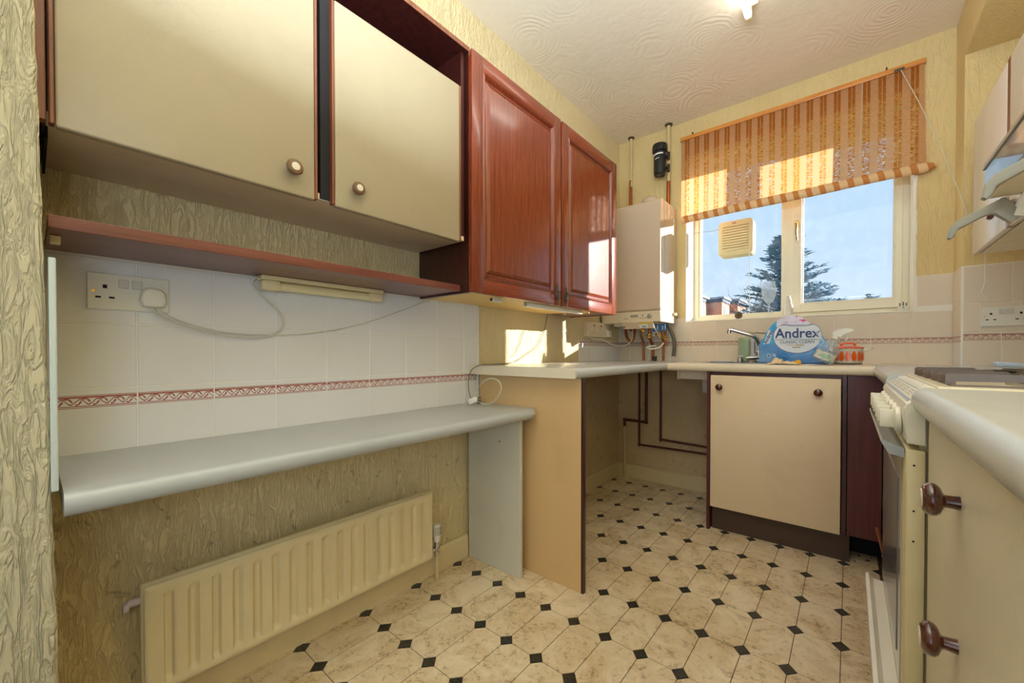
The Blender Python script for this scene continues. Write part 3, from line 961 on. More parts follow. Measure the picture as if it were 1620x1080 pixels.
def raised_door(parent, y0, y1, z0, z1, x0, x1):
    st = 0.055
    f = bm_new()
    d = ob('door', bx(bm_new(), x0, x1 - 0.012, y0 + 0.002, y1 - 0.002, z0 + 0.002, z1 - 0.002), MT['mahogany'], parent)
    for (a, b_) in ((y0, y0 + st), (y1 - st, y1)):
        ob('stile', bx(bm_new(), x0 + 0.001, x1, a, b_, z0, z1, 0.0025, 2), MT['mahogany'], d, smooth=True)
    for (a, b_) in ((z0, z0 + st), (z1 - st, z1)):
        ob('rail', bx(bm_new(), x0 + 0.001, x1 - 0.0003, y0 + st - 0.001, y1 - st + 0.001, a, b_, 0.0025, 2), MT['mahogany_h'], d, smooth=True)
    # moulding bead round the opening
    bm = bm_new()
    iy0, iy1, iz0, iz1 = y0 + st, y1 - st, z0 + st, z1 - st
    def loop_strip(o_in, o_out, xa, xb):
        a = [(iy0 + o_in, iz0 + o_in), (iy1 - o_in, iz0 + o_in), (iy1 - o_in, iz1 - o_in), (iy0 + o_in, iz1 - o_in)]
        b_ = [(iy0 + o_out, iz0 + o_out), (iy1 - o_out, iz0 + o_out), (iy1 - o_out, iz1 - o_out), (iy0 + o_out, iz1 - o_out)]
        va = [bm.verts.new((xa, *p)) for p in a]
        vb = [bm.verts.new((xb, *p)) for p in b_]
        for k in range(4):
            bm.faces.new((va[k], va[(k + 1) % 4], vb[(k + 1) % 4], vb[k]))
    loop_strip(0.0, 0.003, x1 - 0.001, x1 + 0.0022)
    loop_strip(0.003, 0.006, x1 + 0.0022, x1 - 0.0005)
    loop_strip(0.006, 0.009, x1 - 0.0005, x1 + 0.0010)
    loop_strip(0.009, 0.014, x1 + 0.0010, x1 - 0.0100)
    loop_strip(0.014, 0.024, x1 - 0.0100, x1 - 0.0095)
    loop_strip(0.024, 0.027, x1 - 0.0095, x1 - 0.0060)
    loop_strip(0.027, 0.038, x1 - 0.0060, x1 - 0.0012)
    va = [bm.verts.new((x1 - 0.0012, *p)) for p in ((iy0 + .038, iz0 + .038), (iy1 - .038, iz0 + .038), (iy1 - .038, iz1 - .038), (iy0 + .038, iz1 - .038))]
    bm.faces.new(va)
    bmesh.ops.recalc_face_normals(bm, faces=bm.faces)
    for fc in bm.faces:
        if fc.normal.x < 0: fc.normal_flip()
    ob('raised_panel', bm, MT['mahogany'], d)
    return d
def drop_pull(parent, x, y, z, s):
    bm = bm_new()
    pts = [(0, 0.034), (0.005, 0.021), (0.009, 0.011), (0.004, 0.004), (0.0105, -0.005), (0.004, -0.014), (0.0075, -0.023), (0.0, -0.040)]
    poly = [(y + a, z + b_) for a, b_ in pts] + [(y - a, z + b_) for a, b_ in pts[::-1][1:-1]]
    prism(bm, poly, 'x', x, x + 0.003)
    sphere(bm, (x + 0.006, y, z + 0.004), 0.0045)
    p = ob('pull_handle', bm, MT['iron'], parent, smooth=True, label='antique metal drop ring handle')
    bm = bm_new()
    R = []
    for k in range(19):
        a = PI * 0.5 + 2 * PI * k / 18
        R.append((x + 0.008, y + s * 0.003 + 0.0195 * math.cos(a), z - 0.012 + 0.0180 * math.sin(a)))
    tube(bm, R, 0.0024, 8, smooth=False)
    ob('ring', bm, MT['iron'], p, smooth=True)
d1 = raised_door(mc, 0.986, 1.5460, 1.137, 2.000, 0.2875, 0.3090)
d2 = raised_door(mc, 1.5580, 2.114, 1.137, 2.000, 0.2875, 0.3090)
ob('centre_edge', bx(bm_new(), 0.284, 0.3005, 1.5465, 1.5575, 1.139, 1.998), MT['mahogany'], mc)
drop_pull(d1, 0.309, 1.512, 1.196, 1)
drop_pull(d2, 0.309, 1.590, 1.196, -1)

# strip light under the open shelf
sl = thing('strip_light', (0.03, 0.6, 1.10), 'cream fluorescent strip light under the dark open shelf', 'light')
ob('housing', bx(bm_new(), 0.018, 0.058, 0.412, 0.792, 1.130, 1.1425, 0.002), MT['ivory_plastic'], sl)
bm = bm_new()
bx(bm, 0.020, 0.056, 0.414, 0.462, 1.101, 1.130, 0.006)
ob('end_cap', bm, MT['ivory_plastic'], sl, smooth=True)
ob('end_cap', bx(bm_new(), 0.020, 0.056, 0.742, 0.790, 1.101, 1.130, 0.006), MT['ivory_plastic'], sl, smooth=True)
ob('tube_cover', cyl(bm_new(), (0.038, 0.460, 1.115), (0.038, 0.744, 1.115), 0.0125), MT['ivory_plastic'], sl, smooth=True)

sl2 = thing('strip_light', (0.255, 1.58, 1.12), 'thin white strip light under the front of the mahogany cabinet', 'light')
ob('housing', bx(bm_new(), 0.240, 0.268, 1.355, 1.812, 1.121, 1.1395, 0.004), MT['white_plastic'], sl2, smooth=True)
ob('end_cap', cyl(bm_new(), (0.254, 1.812, 1.130), (0.254, 1.818, 1.130), 0.008), MT['white_plastic'], sl2)
ob('end_cap', cyl(bm_new(), (0.254, 1.349, 1.130), (0.254, 1.356, 1.130), 0.007), MT['grey_plastic'], sl2)
cp = single('junction_clip', bx(bm_new(), 0.236, 0.256, 1.150, 1.205, 1.124, 1.1395, 0.003), MT['white_plastic'],
       'small white clip under the near end of the mahogany cabinet', 'clip')
ob('end_screw', cyl(bm_new(), (0.246, 1.150, 1.131), (0.246, 1.145, 1.131), 0.006, seg=10), MT['iron'], cp)

# UK sockets
def double_socket(name, c, orient, label, plugged=None):
    """c = centre on the wall; orient 'y' on a +x wall, 'x' on a -y wall"""
    t = thing(name, c, label, 'socket')
    def B(u0, u1, z0, z1, d0, d1, b=0.0):
        if orient == 'y': return bx(bm_new(), c[0] + d0, c[0] + d1, c[1] + u0, c[1] + u1, c[2] + z0, c[2] + z1, b)
        return bx(bm_new(), c[0] + u0, c[0] + u1, c[1] - d1, c[1] - d0, c[2] + z0, c[2] + z1, b)
    ob('face_plate', B(-0.070, 0.070, -0.042, 0.042, 0, 0.009, 0.002), MT['white_plastic'], t)
    for u in (-0.0115, 0.0115):
        ob('rocker_switch', B(u - 0.0085, u + 0.0085, 0.010, 0.030, 0.009, 0.0138, 0.001), MT['rocker'], t)
    for u in (-0.042, 0.042):
        if plugged and u > 0: continue
        bm = B(u - 0.0035, u + 0.0035, 0.007, 0.0155, 0.0088, 0.0094)
        for v in (-0.011, 0.011):
            if orient == 'y': bx(bm, c[0] + 0.0088, c[0] + 0.0094, c[1] + u + v - 0.0045, c[1] + u + v + 0.0045, c[2] - 0.016, c[2] - 0.0115)
            else: bx(bm, c[0] + u + v - 0.0045, c[0] + u + v + 0.0045, c[1] - 0.0094, c[1] - 0.0088, c[2] - 0.016, c[2] - 0.0115)
        ob('pin_holes', bm, MT['hole'], t)
    for u in (-0.0605, 0.0605):
        p0 = (c[0] + 0.0088, c[1] + u, c[2]) if orient == 'y' else (c[0] + u, c[1] - 0.0088, c[2])
        p1 = (c[0] + 0.0096, c[1] + u, c[2]) if orient == 'y' else (c[0] + u, c[1] - 0.0096, c[2])
        ob('screw', cyl(bm_new(), p0, p1, 0.0032, seg=10), MT['brass'], t)
    return t
double_socket('double_socket', (0.0048, 0.151, 1.062), 'y', 'white double socket on the tiles at the near end of the low worktop')
double_socket('double_socket', (1.877, AY - 0.0048, 1.075), 'x', 'white double socket on the alcove tiles above the hob')
pl = thing('mains_plug', (0.015, 0.189, 1.03), 'round-shouldered white plug pushed into the socket over the low worktop', 'plug')
poly = [(0.170, 1.032), (0.165, 1.048), (0.169, 1.068), (0.176, 1.076), (0.189, 1.078), (0.203, 1.075), (0.210, 1.067), (0.212, 1.046), (0.208, 1.033), (0.189, 1.030)]
bm = prism(bm_new(), poly, 'x', 0.0145, 0.040)
bmesh.ops.bevel(bm, geom=[e for e in bm.edges if all(v.co.x > 0.039 for v in e.verts)], offset=0.006, segments=3, affect='EDGES', profile=0.5)
ob('body', bm, MT['white_plastic'], pl, smooth=True)

def cord(name, pts, r, mat, label, cat='cable', sub=6):
    return single(name, tube(bm_new(), pts, r, 8, sub=sub), mat, label, cat, smooth=True)
cord('power_cord', [(0.026, 0.186, 1.030), (0.022, 0.205, 1.008), (0.020, 0.259, 0.984), (0.019, 0.319, 0.970), (0.018, 0.40, 0.963), (0.018, 0.452, 0.974), (0.020, 0.478, 1.002), (0.020, 0.469, 1.039), (0.020, 0.441, 1.069), (0.020, 0.414, 1.095), (0.021, 0.400, 1.116), (0.024, 0.402, 1.132), (0.034, 0.411, 1.136)], 0.0028,
     MT['cable'], 'thick pale cable looping from the plug up to the shelf strip light')
cord('power_cord', [(0.028, 0.192, 1.030), (0.014, 0.236, 1.003), (0.012, 0.321, 0.978), (0.012, 0.403, 0.972), (0.012, 0.521, 0.977), (0.012, 0.639, 0.996), (0.012, 0.752, 1.028), (0.012, 0.88, 1.076), (0.012, 0.981, 1.118), (0.012, 1.030, 1.137)], 0.0018,
     MT['cable'], 'thin cable drooping across the tiles up to the mahogany cabinet')
cord('power_cord', [(0.012, 1.847, 1.137), (0.010, 1.823, 1.054), (0.010, 1.764, 0.964), (0.010, 1.669, 0.912), (0.012, 1.565, 0.873), (0.022, 1.445, 0.8645), (0.06, 1.336, 0.8645), (0.110, 1.262, 0.868), (0.075, 1.243, 0.862), (0.035, 1.238, 0.842), (0.018, 1.236, 0.80), (0.022, 1.232, 0.756), (0.045, 1.220, 0.728), (0.068, 1.205, 0.712)], 0.0020,
     MT['cable_grey'], 'thin cable hanging from the mahogany cabinet over the main worktop edge')
cord('power_cord', [(0.008, 1.640, 1.034), (0.007, 1.600, 0.952), (0.007, 1.552, 0.898)], 0.0018,
     MT['cable_grey'], 'short loose grey wire stub on the textured wall behind the main worktop')
lp = thing('mains_plug', (0.09, 1.195, 0.692), 'loose white plug lying at the far end of the low worktop', 'plug')
bm = bm_new()
Mx = Matrix.Translation((0.092, 1.195, 0.714)) @ Matrix.Rotation(0.6, 4, 'Z') @ Matrix.Rotation(-0.35, 4, 'Y')
bx(bm, -0.022, 0.022, -0.015, 0.015, -0.012, 0.012, 0.005)
bm.transform(Mx)
ob('body', bm, MT['white_plastic'], lp, smooth=True)
bm = bm_new()
bx(bm, -0.004, 0.004, -0.003, 0.003, -0.030, -0.012)
bx(bm, -0.015, -0.009, -0.003, 0.003, -0.026, -0.012)
bx(bm, 0.009, 0.015, -0.003, 0.003, -0.026, -0.012)
bm.transform(Matrix.Translation((0.106, 1.190, 0.716)) @ Matrix.Rotation(0.6, 4, 'Z') @ Matrix.Rotation(-1.5, 4, 'Y'))
ob('pins', bm, MT['iron'], lp)
cord('power_cord', [(0.100, 1.20, 0.712), (0.125, 1.215, 0.7), (0.155, 1.22, 0.700), (0.204, 1.22, 0.724), (0.233, 1.22, 0.769), (0.215, 1.22, 0.803), (0.160, 1.22, 0.808), (0.112, 1.215, 0.780), (0.092, 1.21, 0.745), (0.085, 1.205, 0.728)], 0.0020,
     MT['cable'], 'curl of white flex standing beside the loose plug')
# ================================================================ SINK RUN (back wall)
bw = thing('worktop', (1.15, 2.5, 0.822), 'cream worktop with the sink, running under the window', 'worktop')
SBX0, SBX1, SBY0, SBY1 = 0.72, 1.06, 2.33, 2.66      # bowl opening
bm = bm_new()
pf = nose_profile(SBY0, 2.186, 0.822, 0.862, 0.014)
prism(bm, pf, 'x', 0.5785, 1.447)
bx(bm, 0.5785, SBX0, SBY0, D - 0.005, 0.822, 0.862)
bx(bm, SBX1, 1.447, SBY0, D - 0.005, 0.822, 0.862)
bx(bm, SBX0, SBX1, SBY1, D - 0.005, 0.822, 0.862)
bx(bm, 1.447, RX - 0.006, AY + 0.012, D - 0.005, 0.822, 0.862)
ob('slab', bm, MT['worktop_cream'], bw, smooth=True)

sk = thing('sink', (0.95, 2.5, 0.70), 'stainless steel sink set in the worktop under the window', 'sink')
bm = bm_new()
bx(bm, 0.66, SBX0 + 0.004, 2.28, 2.70, 0.8622, 0.8645, 0.001)
bx(bm, SBX1 - 0.004, 1.30, 2.28, 2.70, 0.8622, 0.8645, 0.001)
bx(bm, SBX0, SBX1, 2.28, SBY0 + 0.004, 0.8622, 0.8645, 0.001)
bx(bm, SBX0, SBX1, SBY1 - 0.004, 2.70, 0.8622, 0.8645, 0.001)
ob('rim', bm, MT['steel'], sk)
bm = bm_new()
bx(bm, SBX0 + 0.002, SBX0 + 0.004, SBY0 + 0.002, SBY1 - 0.002, 0.70, 0.863)
bx(bm, SBX1 - 0.004, SBX1 - 0.002, SBY0 + 0.002, SBY1 - 0.002, 0.70, 0.863)
bx(bm, SBX0 + 0.002, SBX1 - 0.002, SBY0 + 0.002, SBY0 + 0.004, 0.70, 0.863)
bx(bm, SBX0 + 0.002, SBX1 - 0.002, SBY1 - 0.004, SBY1 - 0.002, 0.70, 0.863)
bx(bm, SBX0 + 0.002, SBX1 - 0.002, SBY0 + 0.002, SBY1 - 0.002, 0.698, 0.70)
ob('bowl', bm, MT['steel'], sk)
for k in range(8):
    ob('drainer_rib', bx(bm_new(), 1.08, 1.28, 2.34 + k * 0.038, 2.346 + k * 0.038, 0.8645, 0.8665, 0.0008, 1), MT['steel'], sk)

tp = thing('tap', (0.965, 2.6, 0.8645), 'chrome mixer tap with a long curved spout over the sink', 'tap')
bm = lathe(bm_new(), [(0, 0), (0.026, 0), (0.026, 0.006), (0.019, 0.010), (0.018, 0.055), (0.014, 0.066), (0, 0.067)], (0.957, 2.60, 0.8645))
ob('base', bm, MT['chrome'], tp, smooth=True)
bm = tube(bm_new(), [(0.957, 2.60, 0.92), (0.959, 2.598, 0.965), (0.946, 2.585, 1.000), (0.925, 2.575, 1.018), (0.870, 2.560, 1.038), (0.825, 2.548, 1.053), (0.812, 2.545, 1.050)], lambda t: 0.0115 + 0.002 * (t > 0.9), 12)
cyl(bm, (0.814, 2.546, 1.056), (0.812, 2.545, 1.032), 0.011)
ob('spout', bm, MT['chrome'], tp, smooth=True)
bm = cyl(bm_new(), (0.955, 2.59, 0.888), (0.905, 2.575, 0.888), 0.0150)
cyl(bm, (0.905, 2.575, 0.888), (0.898, 2.573, 0.888), 0.011)
ob('lever', bm, MT['chrome'], tp, smooth=True)
bm = lathe(bm_new(), [(0, 0), (0.015, 0), (0.015, 0.022), (0.006, 0.026), (0.005, 0.040), (0, 0.041)], (0.868, 2.56, 0.8645), seg=14)
cyl(bm, (0.853, 2.56, 0.899), (0.883, 2.56, 0.899), 0.004, seg=8)
ob('side_valve', bm, MT['steel'], tp, smooth=True)

# sink base unit
su = thing('base_cabinet', (1.07, 2.25, 0.0), 'sink base cabinet with one wide cream door and two dark knobs', 'cabinet')
dr = ob('door', bx(bm_new(), 0.800, 1.334, 2.198, 2.216, 0.124, 0.804, 0.003), MT['sink_door'], su, smooth=True)
for x in (0.845, 1.254):
    ob('knob', lathe(bm_new(), [(0, 0), (0.008, 0), (0.008, 0.010), (0.0165, 0.015), (0.0165, 0.021), (0.010, 0.027), (0, 0.028)], (x, 2.198, 0.745 if x < 1 else 0.742), (0, -1, 0), 20), MT['knob_brown'], dr, smooth=True)
ob('side_panel', bx(bm_new(), 0.782, 0.797, 2.200, 2.70, 0.0, 0.8215, 0.001), MT['filler_wood'], su)
bm = bm_new()
bx(bm, 1.338, 1.354, 2.200, 2.70, 0.124, 0.8215, 0.001)
ob('side_panel', bm, MT['dark_wood'], su)
ob('plinth', bx(bm_new(), 0.802, 1.366, 2.236, 2.250, 0.0, 0.1235), MT['plinth'], su)
ob('top_rail', bx(bm_new(), 0.797, 1.338, 2.222, 2.238, 0.785, 0.8215), MT['filler_wood'], su)
fp = single('corner_panel', bx(bm_new(), 1.3555, 1.470, 2.214, 2.230, 0.125, 0.8215, 0.001), MT['filler_wood'],
            'dark red-brown corner panel between the sink cabinet and the cooker', 'panel')
ob('recess_shade', bx(bm_new(), 1.366, 1.60, 2.37, 2.38, 0.0015, 0.22), MT['black_void'], fp)  # near-black sheet added to paint in the shade below the panel
br = single('sink_batten', bx(bm_new(), 0.60, 0.778, 2.30, 2.318, 0.772, 0.8215, 0.001), MT['worktop_cream'],
       'cream batten fixed under the worktop left of the sink cabinet', 'batten')
ob('bracket', bx(bm_new(), 0.600, 0.612, 2.285, 2.300, 0.770, 0.8215, 0.001), MT['skirting'], br)
random.seed(3)
CR_ = ['nearest the plinth end', 'at the back left', 'in the middle', 'closest to the cooker']
for k in range(4):
    x = (1.385, 1.40, 1.43, 1.465)[k]; y = (2.262, 2.335, 2.30, 2.285)[k]
    s_ = 0.004 + random.random() * 0.006
    bm = bx(bm_new(), -s_, s_, -s_ * 0.6, s_ * 0.6, 0, s_ * 0.6, 0.001, 1)
    bm.transform(Matrix.Translation((x, y, 0.0003)) @ Matrix.Rotation(random.random() * 3, 4, 'Z'))
    single('debris_crumb', bm, MT['plinth'], 'tiny brown crumb on the floor in the dark recess, ' + CR_[k], 'crumb', group='crumbs in the dark floor recess')

# ================================================================ RIGHT RUN
rw = thing('worktop', (1.75, 2.0, 0.822), 'short pale worktop in the corner beyond the cooker', 'worktop')
ob('slab', prism(bm_new(), nose_profile(2.045, 1.437, 0.822, 0.862, 0.014), 'y', 1.4245, 2.183), MT['worktop'], rw, smooth=True)
ob('slab', bx(bm_new(), 1.4485, 2.045, 2.183, AY - 0.005, 0.822, 0.862), MT['worktop'], rw)
cb = thing('base_cabinet', (1.75, 1.8, 0.0), 'narrow base cabinet with reddish side between the cooker and the corner', 'cabinet')
ob('front_panel', bx(bm_new(), 1.474, 1.490, 1.432, 2.205, 0.12, 0.805, 0.001), MT['mahogany'], cb)
ob('carcass', bx(bm_new(), 1.491, 2.04, 1.432, 2.205, 0.10, 0.820), MT['beige_panel'], cb)
ob('plinth', bx(bm_new(), 1.53, 1.546, 1.432, 2.205, 0.0, 0.12), MT['plinth'], cb)

nw = thing('worktop', (1.75, 0.1, 0.822), 'pale worktop in the near right foreground with rounded front edge', 'worktop')
ob('slab', prism(bm_new(), nose_profile(2.045, 1.441, 0.820, 0.862, 0.016), 'y', -0.6, 0.9150), MT['worktop'], nw, smooth=True)
nc = thing('base_cabinet', (1.75, 0.3, 0.0), 'near right base cabinet with pale front and two brown mushroom knobs', 'cabinet')
ob('carcass', bx(bm_new(), 1.479, 2.045, -0.6, 0.8965, 0.10, 0.8195), MT['beige_panel'], nc)
dr = ob('door', bx(bm_new(), 1.460, 1.478, 0.20, 0.8965, 0.12, 0.8145, 0.006, 4), MT['drawer'], nc, smooth=True)
ob('door', bx(bm_new(), 1.460, 1.478, -0.59, 0.195, 0.12, 0.8145, 0.004, 3), MT['drawer'], nc, smooth=True)
ob('plinth', bx(bm_new(), 1.53, 1.546, -0.6, 0.893, 0.0, 0.12), MT['plinth'], nc)
def mushroom_knob(parent, x, y, z, s=1.0, mat=None):
    prof = [(0, 0), (0.0088, 0), (0.0080, 0.006), (0.0076, 0.013), (0.0110, 0.0155), (0.0165, 0.0175), (0.0198, 0.0215), (0.0202, 0.026), (0.0185, 0.0305), (0.0150, 0.0335), (0.0120, 0.0342), (0, 0.0342)]
    k = ob('knob', lathe(bm_new(), [(a * s, b * s) for a, b in prof], (x, y, z), (-1, 0, 0), 32), MT['knob_brown'], parent, smooth=True)
    ob('inlay', lathe(bm_new(), [(0, 0.0340 * s), (0.0118 * s, 0.0340 * s), (0.0108 * s, 0.0352 * s), (0, 0.0356 * s)], (x, y, z), (-1, 0, 0), 24), MT['knob_white'], k, smooth=True)
mushroom_knob(dr, 1.4602, 0.660, 0.748, 0.93)
mushroom_knob(dr, 1.4602, 0.664, 0.581, 0.93)

# cooker
CY0, CY1, CXF = 0.9215, 1.4195, 1.434
ck = thing('cooker', (1.74, 1.17, 0.0), 'cream freestanding gas cooker between the right hand worktops', 'cooker')
bm = bx(bm_new(), 1.452, 2.03, CY0, CY1, 0.03, 0.850)
ob('body', bm, MT['cooker'], ck)
bm = bm_new()
for (x, y) in ((1.50, CY0 + 0.04), (1.50, CY1 - 0.04), (1.98, CY0 + 0.04), (1.98, CY1 - 0.04)):
    pass
ob('kick_strip', bx(bm_new(), 1.50, 1.52, CY0 + 0.01, CY1 - 0.01, 0.0, 0.03), MT['black_plastic'], ck)
# control fascia: side profile
prof = [(1.4590, 0.768), (1.436, 0.770), (1.431, 0.828), (1.434, 0.836), (1.4400, 0.8405), (1.4590, 0.815)]
bm = prism(bm_new(), prof, 'y', CY0 - 0.0195, CY0 - 0.004)
prism(bm, [(1.475, 0.768), (1.436, 0.770), (1.431, 0.828), (1.434, 0.836), (1.4630, 0.859), (1.475, 0.8615), (1.52, 0.8615), (1.52, 0.768)], 'y', CY0 - 0.004, CY1 - 0.002)
bmesh.ops.bevel(bm, geom=[e for e in bm.edges if abs(e.verts[0].co.y - e.verts[1].co.y) < 1e-6], offset=0.002, segments=1, affect='EDGES', profile=0.5)
fa = ob('control_fascia', bm, MT['cooker_white'], ck)
# printed panel on the sloping top
def slope_pt(t, y, lift=0.0006):
    x = 1.436 + (1.4620 - 1.436) * t
    z = 0.8376 + (0.8583 - 0.8376) * t
    return (x - lift * 0.62, y, z + lift * 0.78)
def slope_quad(bm, t0, t1, y0, y1, lift=0.0008):
    vs = [bm.verts.new(slope_pt(t0, y0, lift)), bm.verts.new(slope_pt(t1, y0, lift)), bm.verts.new(slope_pt(t1, y1, lift)), bm.verts.new(slope_pt(t0, y1, lift))]
    f = bm.faces.new(vs)
    if f.normal.z < 0: f.normal_flip()
bm = bm_new()
slope_quad(bm, 0.05, 0.20, CY0, CY1 - 0.01)
slope_quad(bm, 0.80, 0.84, CY0, CY1 - 0.01)
bm.normal_update()
ob('printed_band', bm, plain('print_blue_grey', srgb(150, 160, 172), 0.4), fa)
for k in range(5):
    bm = bm_new()
    y = CY0 + 0.06 + k * 0.085
    for r_ in range(3):
        slope_quad(bm, 0.34 + r_ * 0.14, 0.38 + r_ * 0.14, y, y + 0.055)
    slope_quad(bm, 0.30, 0.74, y - 0.014, y - 0.012)
    ob('printed_legend', bm, plain('legend_grey', srgb(158, 156, 146), 0.5) if k == 0 else bpy.data.materials['legend_grey'], fa)
for y in (0.975, 1.045, 1.115, 1.210, 1.280, 1.350):
    bm = lathe(bm_new(), [(0, 0), (0.024, 0), (0.0225, 0.006), (0.017, 0.009), (0, 0.009)], (1.4325, y, 0.800), (-1, 0, -0.05), 24)
    kb = ob('knob', bm, MT['cooker_white'], fa, smooth=True)
    bm = bx(bm_new(), 1.4040, 1.4250, y - 0.0052, y + 0.0052, 0.785, 0.817, 0.002)
    ob('grip', bm, MT['cooker_white'], kb, smooth=True)
# door
dr = ob('door', bx(bm_new(), 1.4345, 1.4590, CY0 - 0.0185, CY1 - 0.002, 0.318, 0.760, 0.004), MT['cooker'], ck, smooth=True)
ob('window_band', bx(bm_new(), 1.4325, 1.4350, CY0 + 0.030, CY1 - 0.015, 0.335, 0.735, 0.001, 1), MT['oven_glass2'], dr)
ob('window', bx(bm_new(), 1.4312, 1.4330, CY0 + 0.075, CY1 - 0.045, 0.370, 0.690, 0.0005, 1), MT['oven_glass'], dr)
bm = prism(bm_new(), [(1.4335, 0.744), (1.4140, 0.748), (1.4035, 0.768), (1.4055, 0.7715), (1.4160, 0.7665), (1.4335, 0.760)], 'y', CY0 - 0.008, CY1 - 0.01)
ob('handle', bm, MT['silver_handle'], dr)
for z in (0.735, 0.66, 0.61):
    ob('rivet', cyl(bm_new(), (1.4445, CY0 - 0.0180, z), (1.4445, CY0 - 0.0195, z), 0.0016, seg=8), MT['hole'], dr)
# lower storage drawer with a white rail handle that stands proud
dw = ob('storage_drawer', bx(bm_new(), 1.4360, 1.4590, CY0 - 0.0185, CY1 - 0.002, 0.045, 0.312, 0.003), MT['cooker'], ck, smooth=True)
bm = prism(bm_new(), [(1.4355, 0.250), (1.4230, 0.252), (1.3985, 0.300), (1.3990, 0.3165), (1.4060, 0.318), (1.4150, 0.306), (1.4355, 0.304)], 'y', CY0 - 0.0185, CY1 + 0.010)
ob('rail', bm, MT['rail_white'], dw, smooth=True)
# hob
ob('hob_plate', bx(bm_new(), 1.4725, 2.03, CY0 - 0.0015, CY1 - 0.001, 0.8505, 0.8645, 0.003), MT['hob'], ck)
ob('rear_splash', bx(bm_new(), 2.005, 2.035, CY0, CY1, 0.8645, 0.93, 0.003), MT['cooker'], ck)
for (bxc, byc) in ((1.610, 1.045), (1.610, 1.300), (1.870, 1.045), (1.870, 1.300)):
    bn = ob('burner', lathe(bm_new(), [(0, 0), (0.040, 0), (0.040, 0.004), (0.030, 0.006), (0.030, 0.012), (0, 0.012)], (bxc, byc, 0.8645), seg=24), MT['steel'], ck, smooth=True)
    ob('burner_cap', lathe(bm_new(), [(0, 0.012), (0.026, 0.012), (0.027, 0.016), (0.022, 0.0185), (0, 0.019)], (bxc, byc, 0.8645), seg=24), MT['black_plastic'], bn, smooth=True)
    grate = ob('pan_support', bx(bm_new(), bxc - 0.118, bxc - 0.112, byc - 0.095, byc + 0.095, 0.8648, 0.8672), MT['cast'], ck)
    ob('bar', bx(bm_new(), bxc + 0.112, bxc + 0.118, byc - 0.095, byc + 0.095, 0.8648, 0.8672), MT['cast'], grate)
    for sy in (-0.092, 0.092):
        ob('bar', bx(bm_new(), bxc - 0.112, bxc + 0.112, byc + sy - 0.003, byc + sy + 0.003, 0.8648, 0.8672), MT['cast'], grate)
    for yy in (-0.075, 0.0, 0.075):
        L_ = 0.085 if yy == 0 else 0.105
        for s in (-1, 1):
            pts = [(bxc + s * 0.122, 0.866), (bxc + s * 0.122, 0.8815), (bxc + s * 0.118, 0.8845), (bxc + s * (0.122 - L_ + 0.006), 0.8845), (bxc + s * (0.122 - L_), 0.880), (bxc + s * (0.122 - L_ + 0.010), 0.8725), (bxc + s * 0.110, 0.8715), (bxc + s * 0.110, 0.866)]
            ob('finger', prism(bm_new(), pts, 'y', byc + yy - 0.002, byc + yy + 0.002), MT['cast'], grate)
st = single('wooden_strip', tube(bm_new(), [(1.4215, 1.4275, 0.445), (1.436, 1.4275, 0.375)], 0.0035, 6, smooth=False), MT['brown_edge'],
            'thin brown wooden strip propped between the cooker and the corner panel', 'strip')
bm = bm_new()
ob('pale_end', tube(bm, [(1.436, 1.4275, 0.375), (1.465, 1.4275, 0.0005)], 0.0035, 6, smooth=False), MT['rail_white'], st)

def loose_part(bm_fn, x, y, rz, label):
    bm = bm_new()
    cyl(bm, (-0.016, 0, 0), (0.018, 0, -0.002), 0.0065, 0.0055, seg=10)
    bx(bm, -0.024, -0.010, -0.008, 0.008, -0.005, 0.006, 0.002)
    bm.transform(Matrix.Translation((x, y, 0.893)) @ Matrix.Rotation(rz, 4, 'Z'))
    return bm
hb = thing('burner_part', (1.70, 1.15, 0.885), 'pale blue-grey jet part lying across the pan supports at the middle of the hob', 'burner part')
ob('stem', loose_part(None, 1.655, 1.160, 0.3, ''), MT['blue_tint'], hb, smooth=True)
ob('stem', loose_part(None, 1.690, 1.120, 2.8, ''), MT['blue_tint'], hb, smooth=True)
hb2 = thing('burner_part', (1.65, 1.375, 0.885), 'small grey cap lying on the far pan support of the hob', 'burner part')
ob('stem', loose_part(None, 1.642, 1.372, 0.1, ''), MT['blue_tint'], hb2, smooth=True)

# extractor hood
hd = thing('cooker_hood', (1.83, 1.16, 1.285), 'cream extractor hood with two grey side arms above the cooker', 'hood')
bm = prism(bm_new(), [(1.612, 1.289), (2.045, 1.289), (2.045, 1.40), (1.78, 1.40), (1.628, 1.362), (1.628, 1.292)], 'y', 0.905, 1.416)
ob('casing', bm, MT['cooker_white'], hd)
ob('underside', bx(bm_new(), 1.616, 2.045, 0.902, 1.420, 1.283, 1.290, 0.002), MT['cream_under'], hd, label='cream filter tray underside')
bm = bm_new()
for k in range(14):
    a0 = PI * 0.15 + PI * 0.7 * k / 13
    bx(bm, 1.665 + 0.014 * math.cos(a0) - 0.001, 1.665 + 0.014 * math.cos(a0) + 0.001, 1.30 + 0.010 * math.sin(a0) - 0.001, 1.30 + 0.010 * math.sin(a0) + 0.001, 1.2822, 1.2832)
ob('embossed_mark', bm, MT['black_plastic'], hd)
vb = bm_new()
prism(vb, [(1.608, 1.285), (1.611, 1.285), (1.611, 1.358), (1.608, 1.358)], 'y', 0.905, 1.420)
prism(vb, [(1.608, 1.358), (1.611, 1.357), (1.75, 1.405), (1.748, 1.408)], 'y', 0.905, 1.420)
ob('visor', vb, MT['visor'], hd)
bm = bm_new()
prism(bm, [(1.6055, 1.353), (1.612, 1.353), (1.612, 1.361), (1.6055, 1.361)], 'y', 0.905, 1.422)
ob('visor_edging', bm, MT['grey_plastic'], hd)
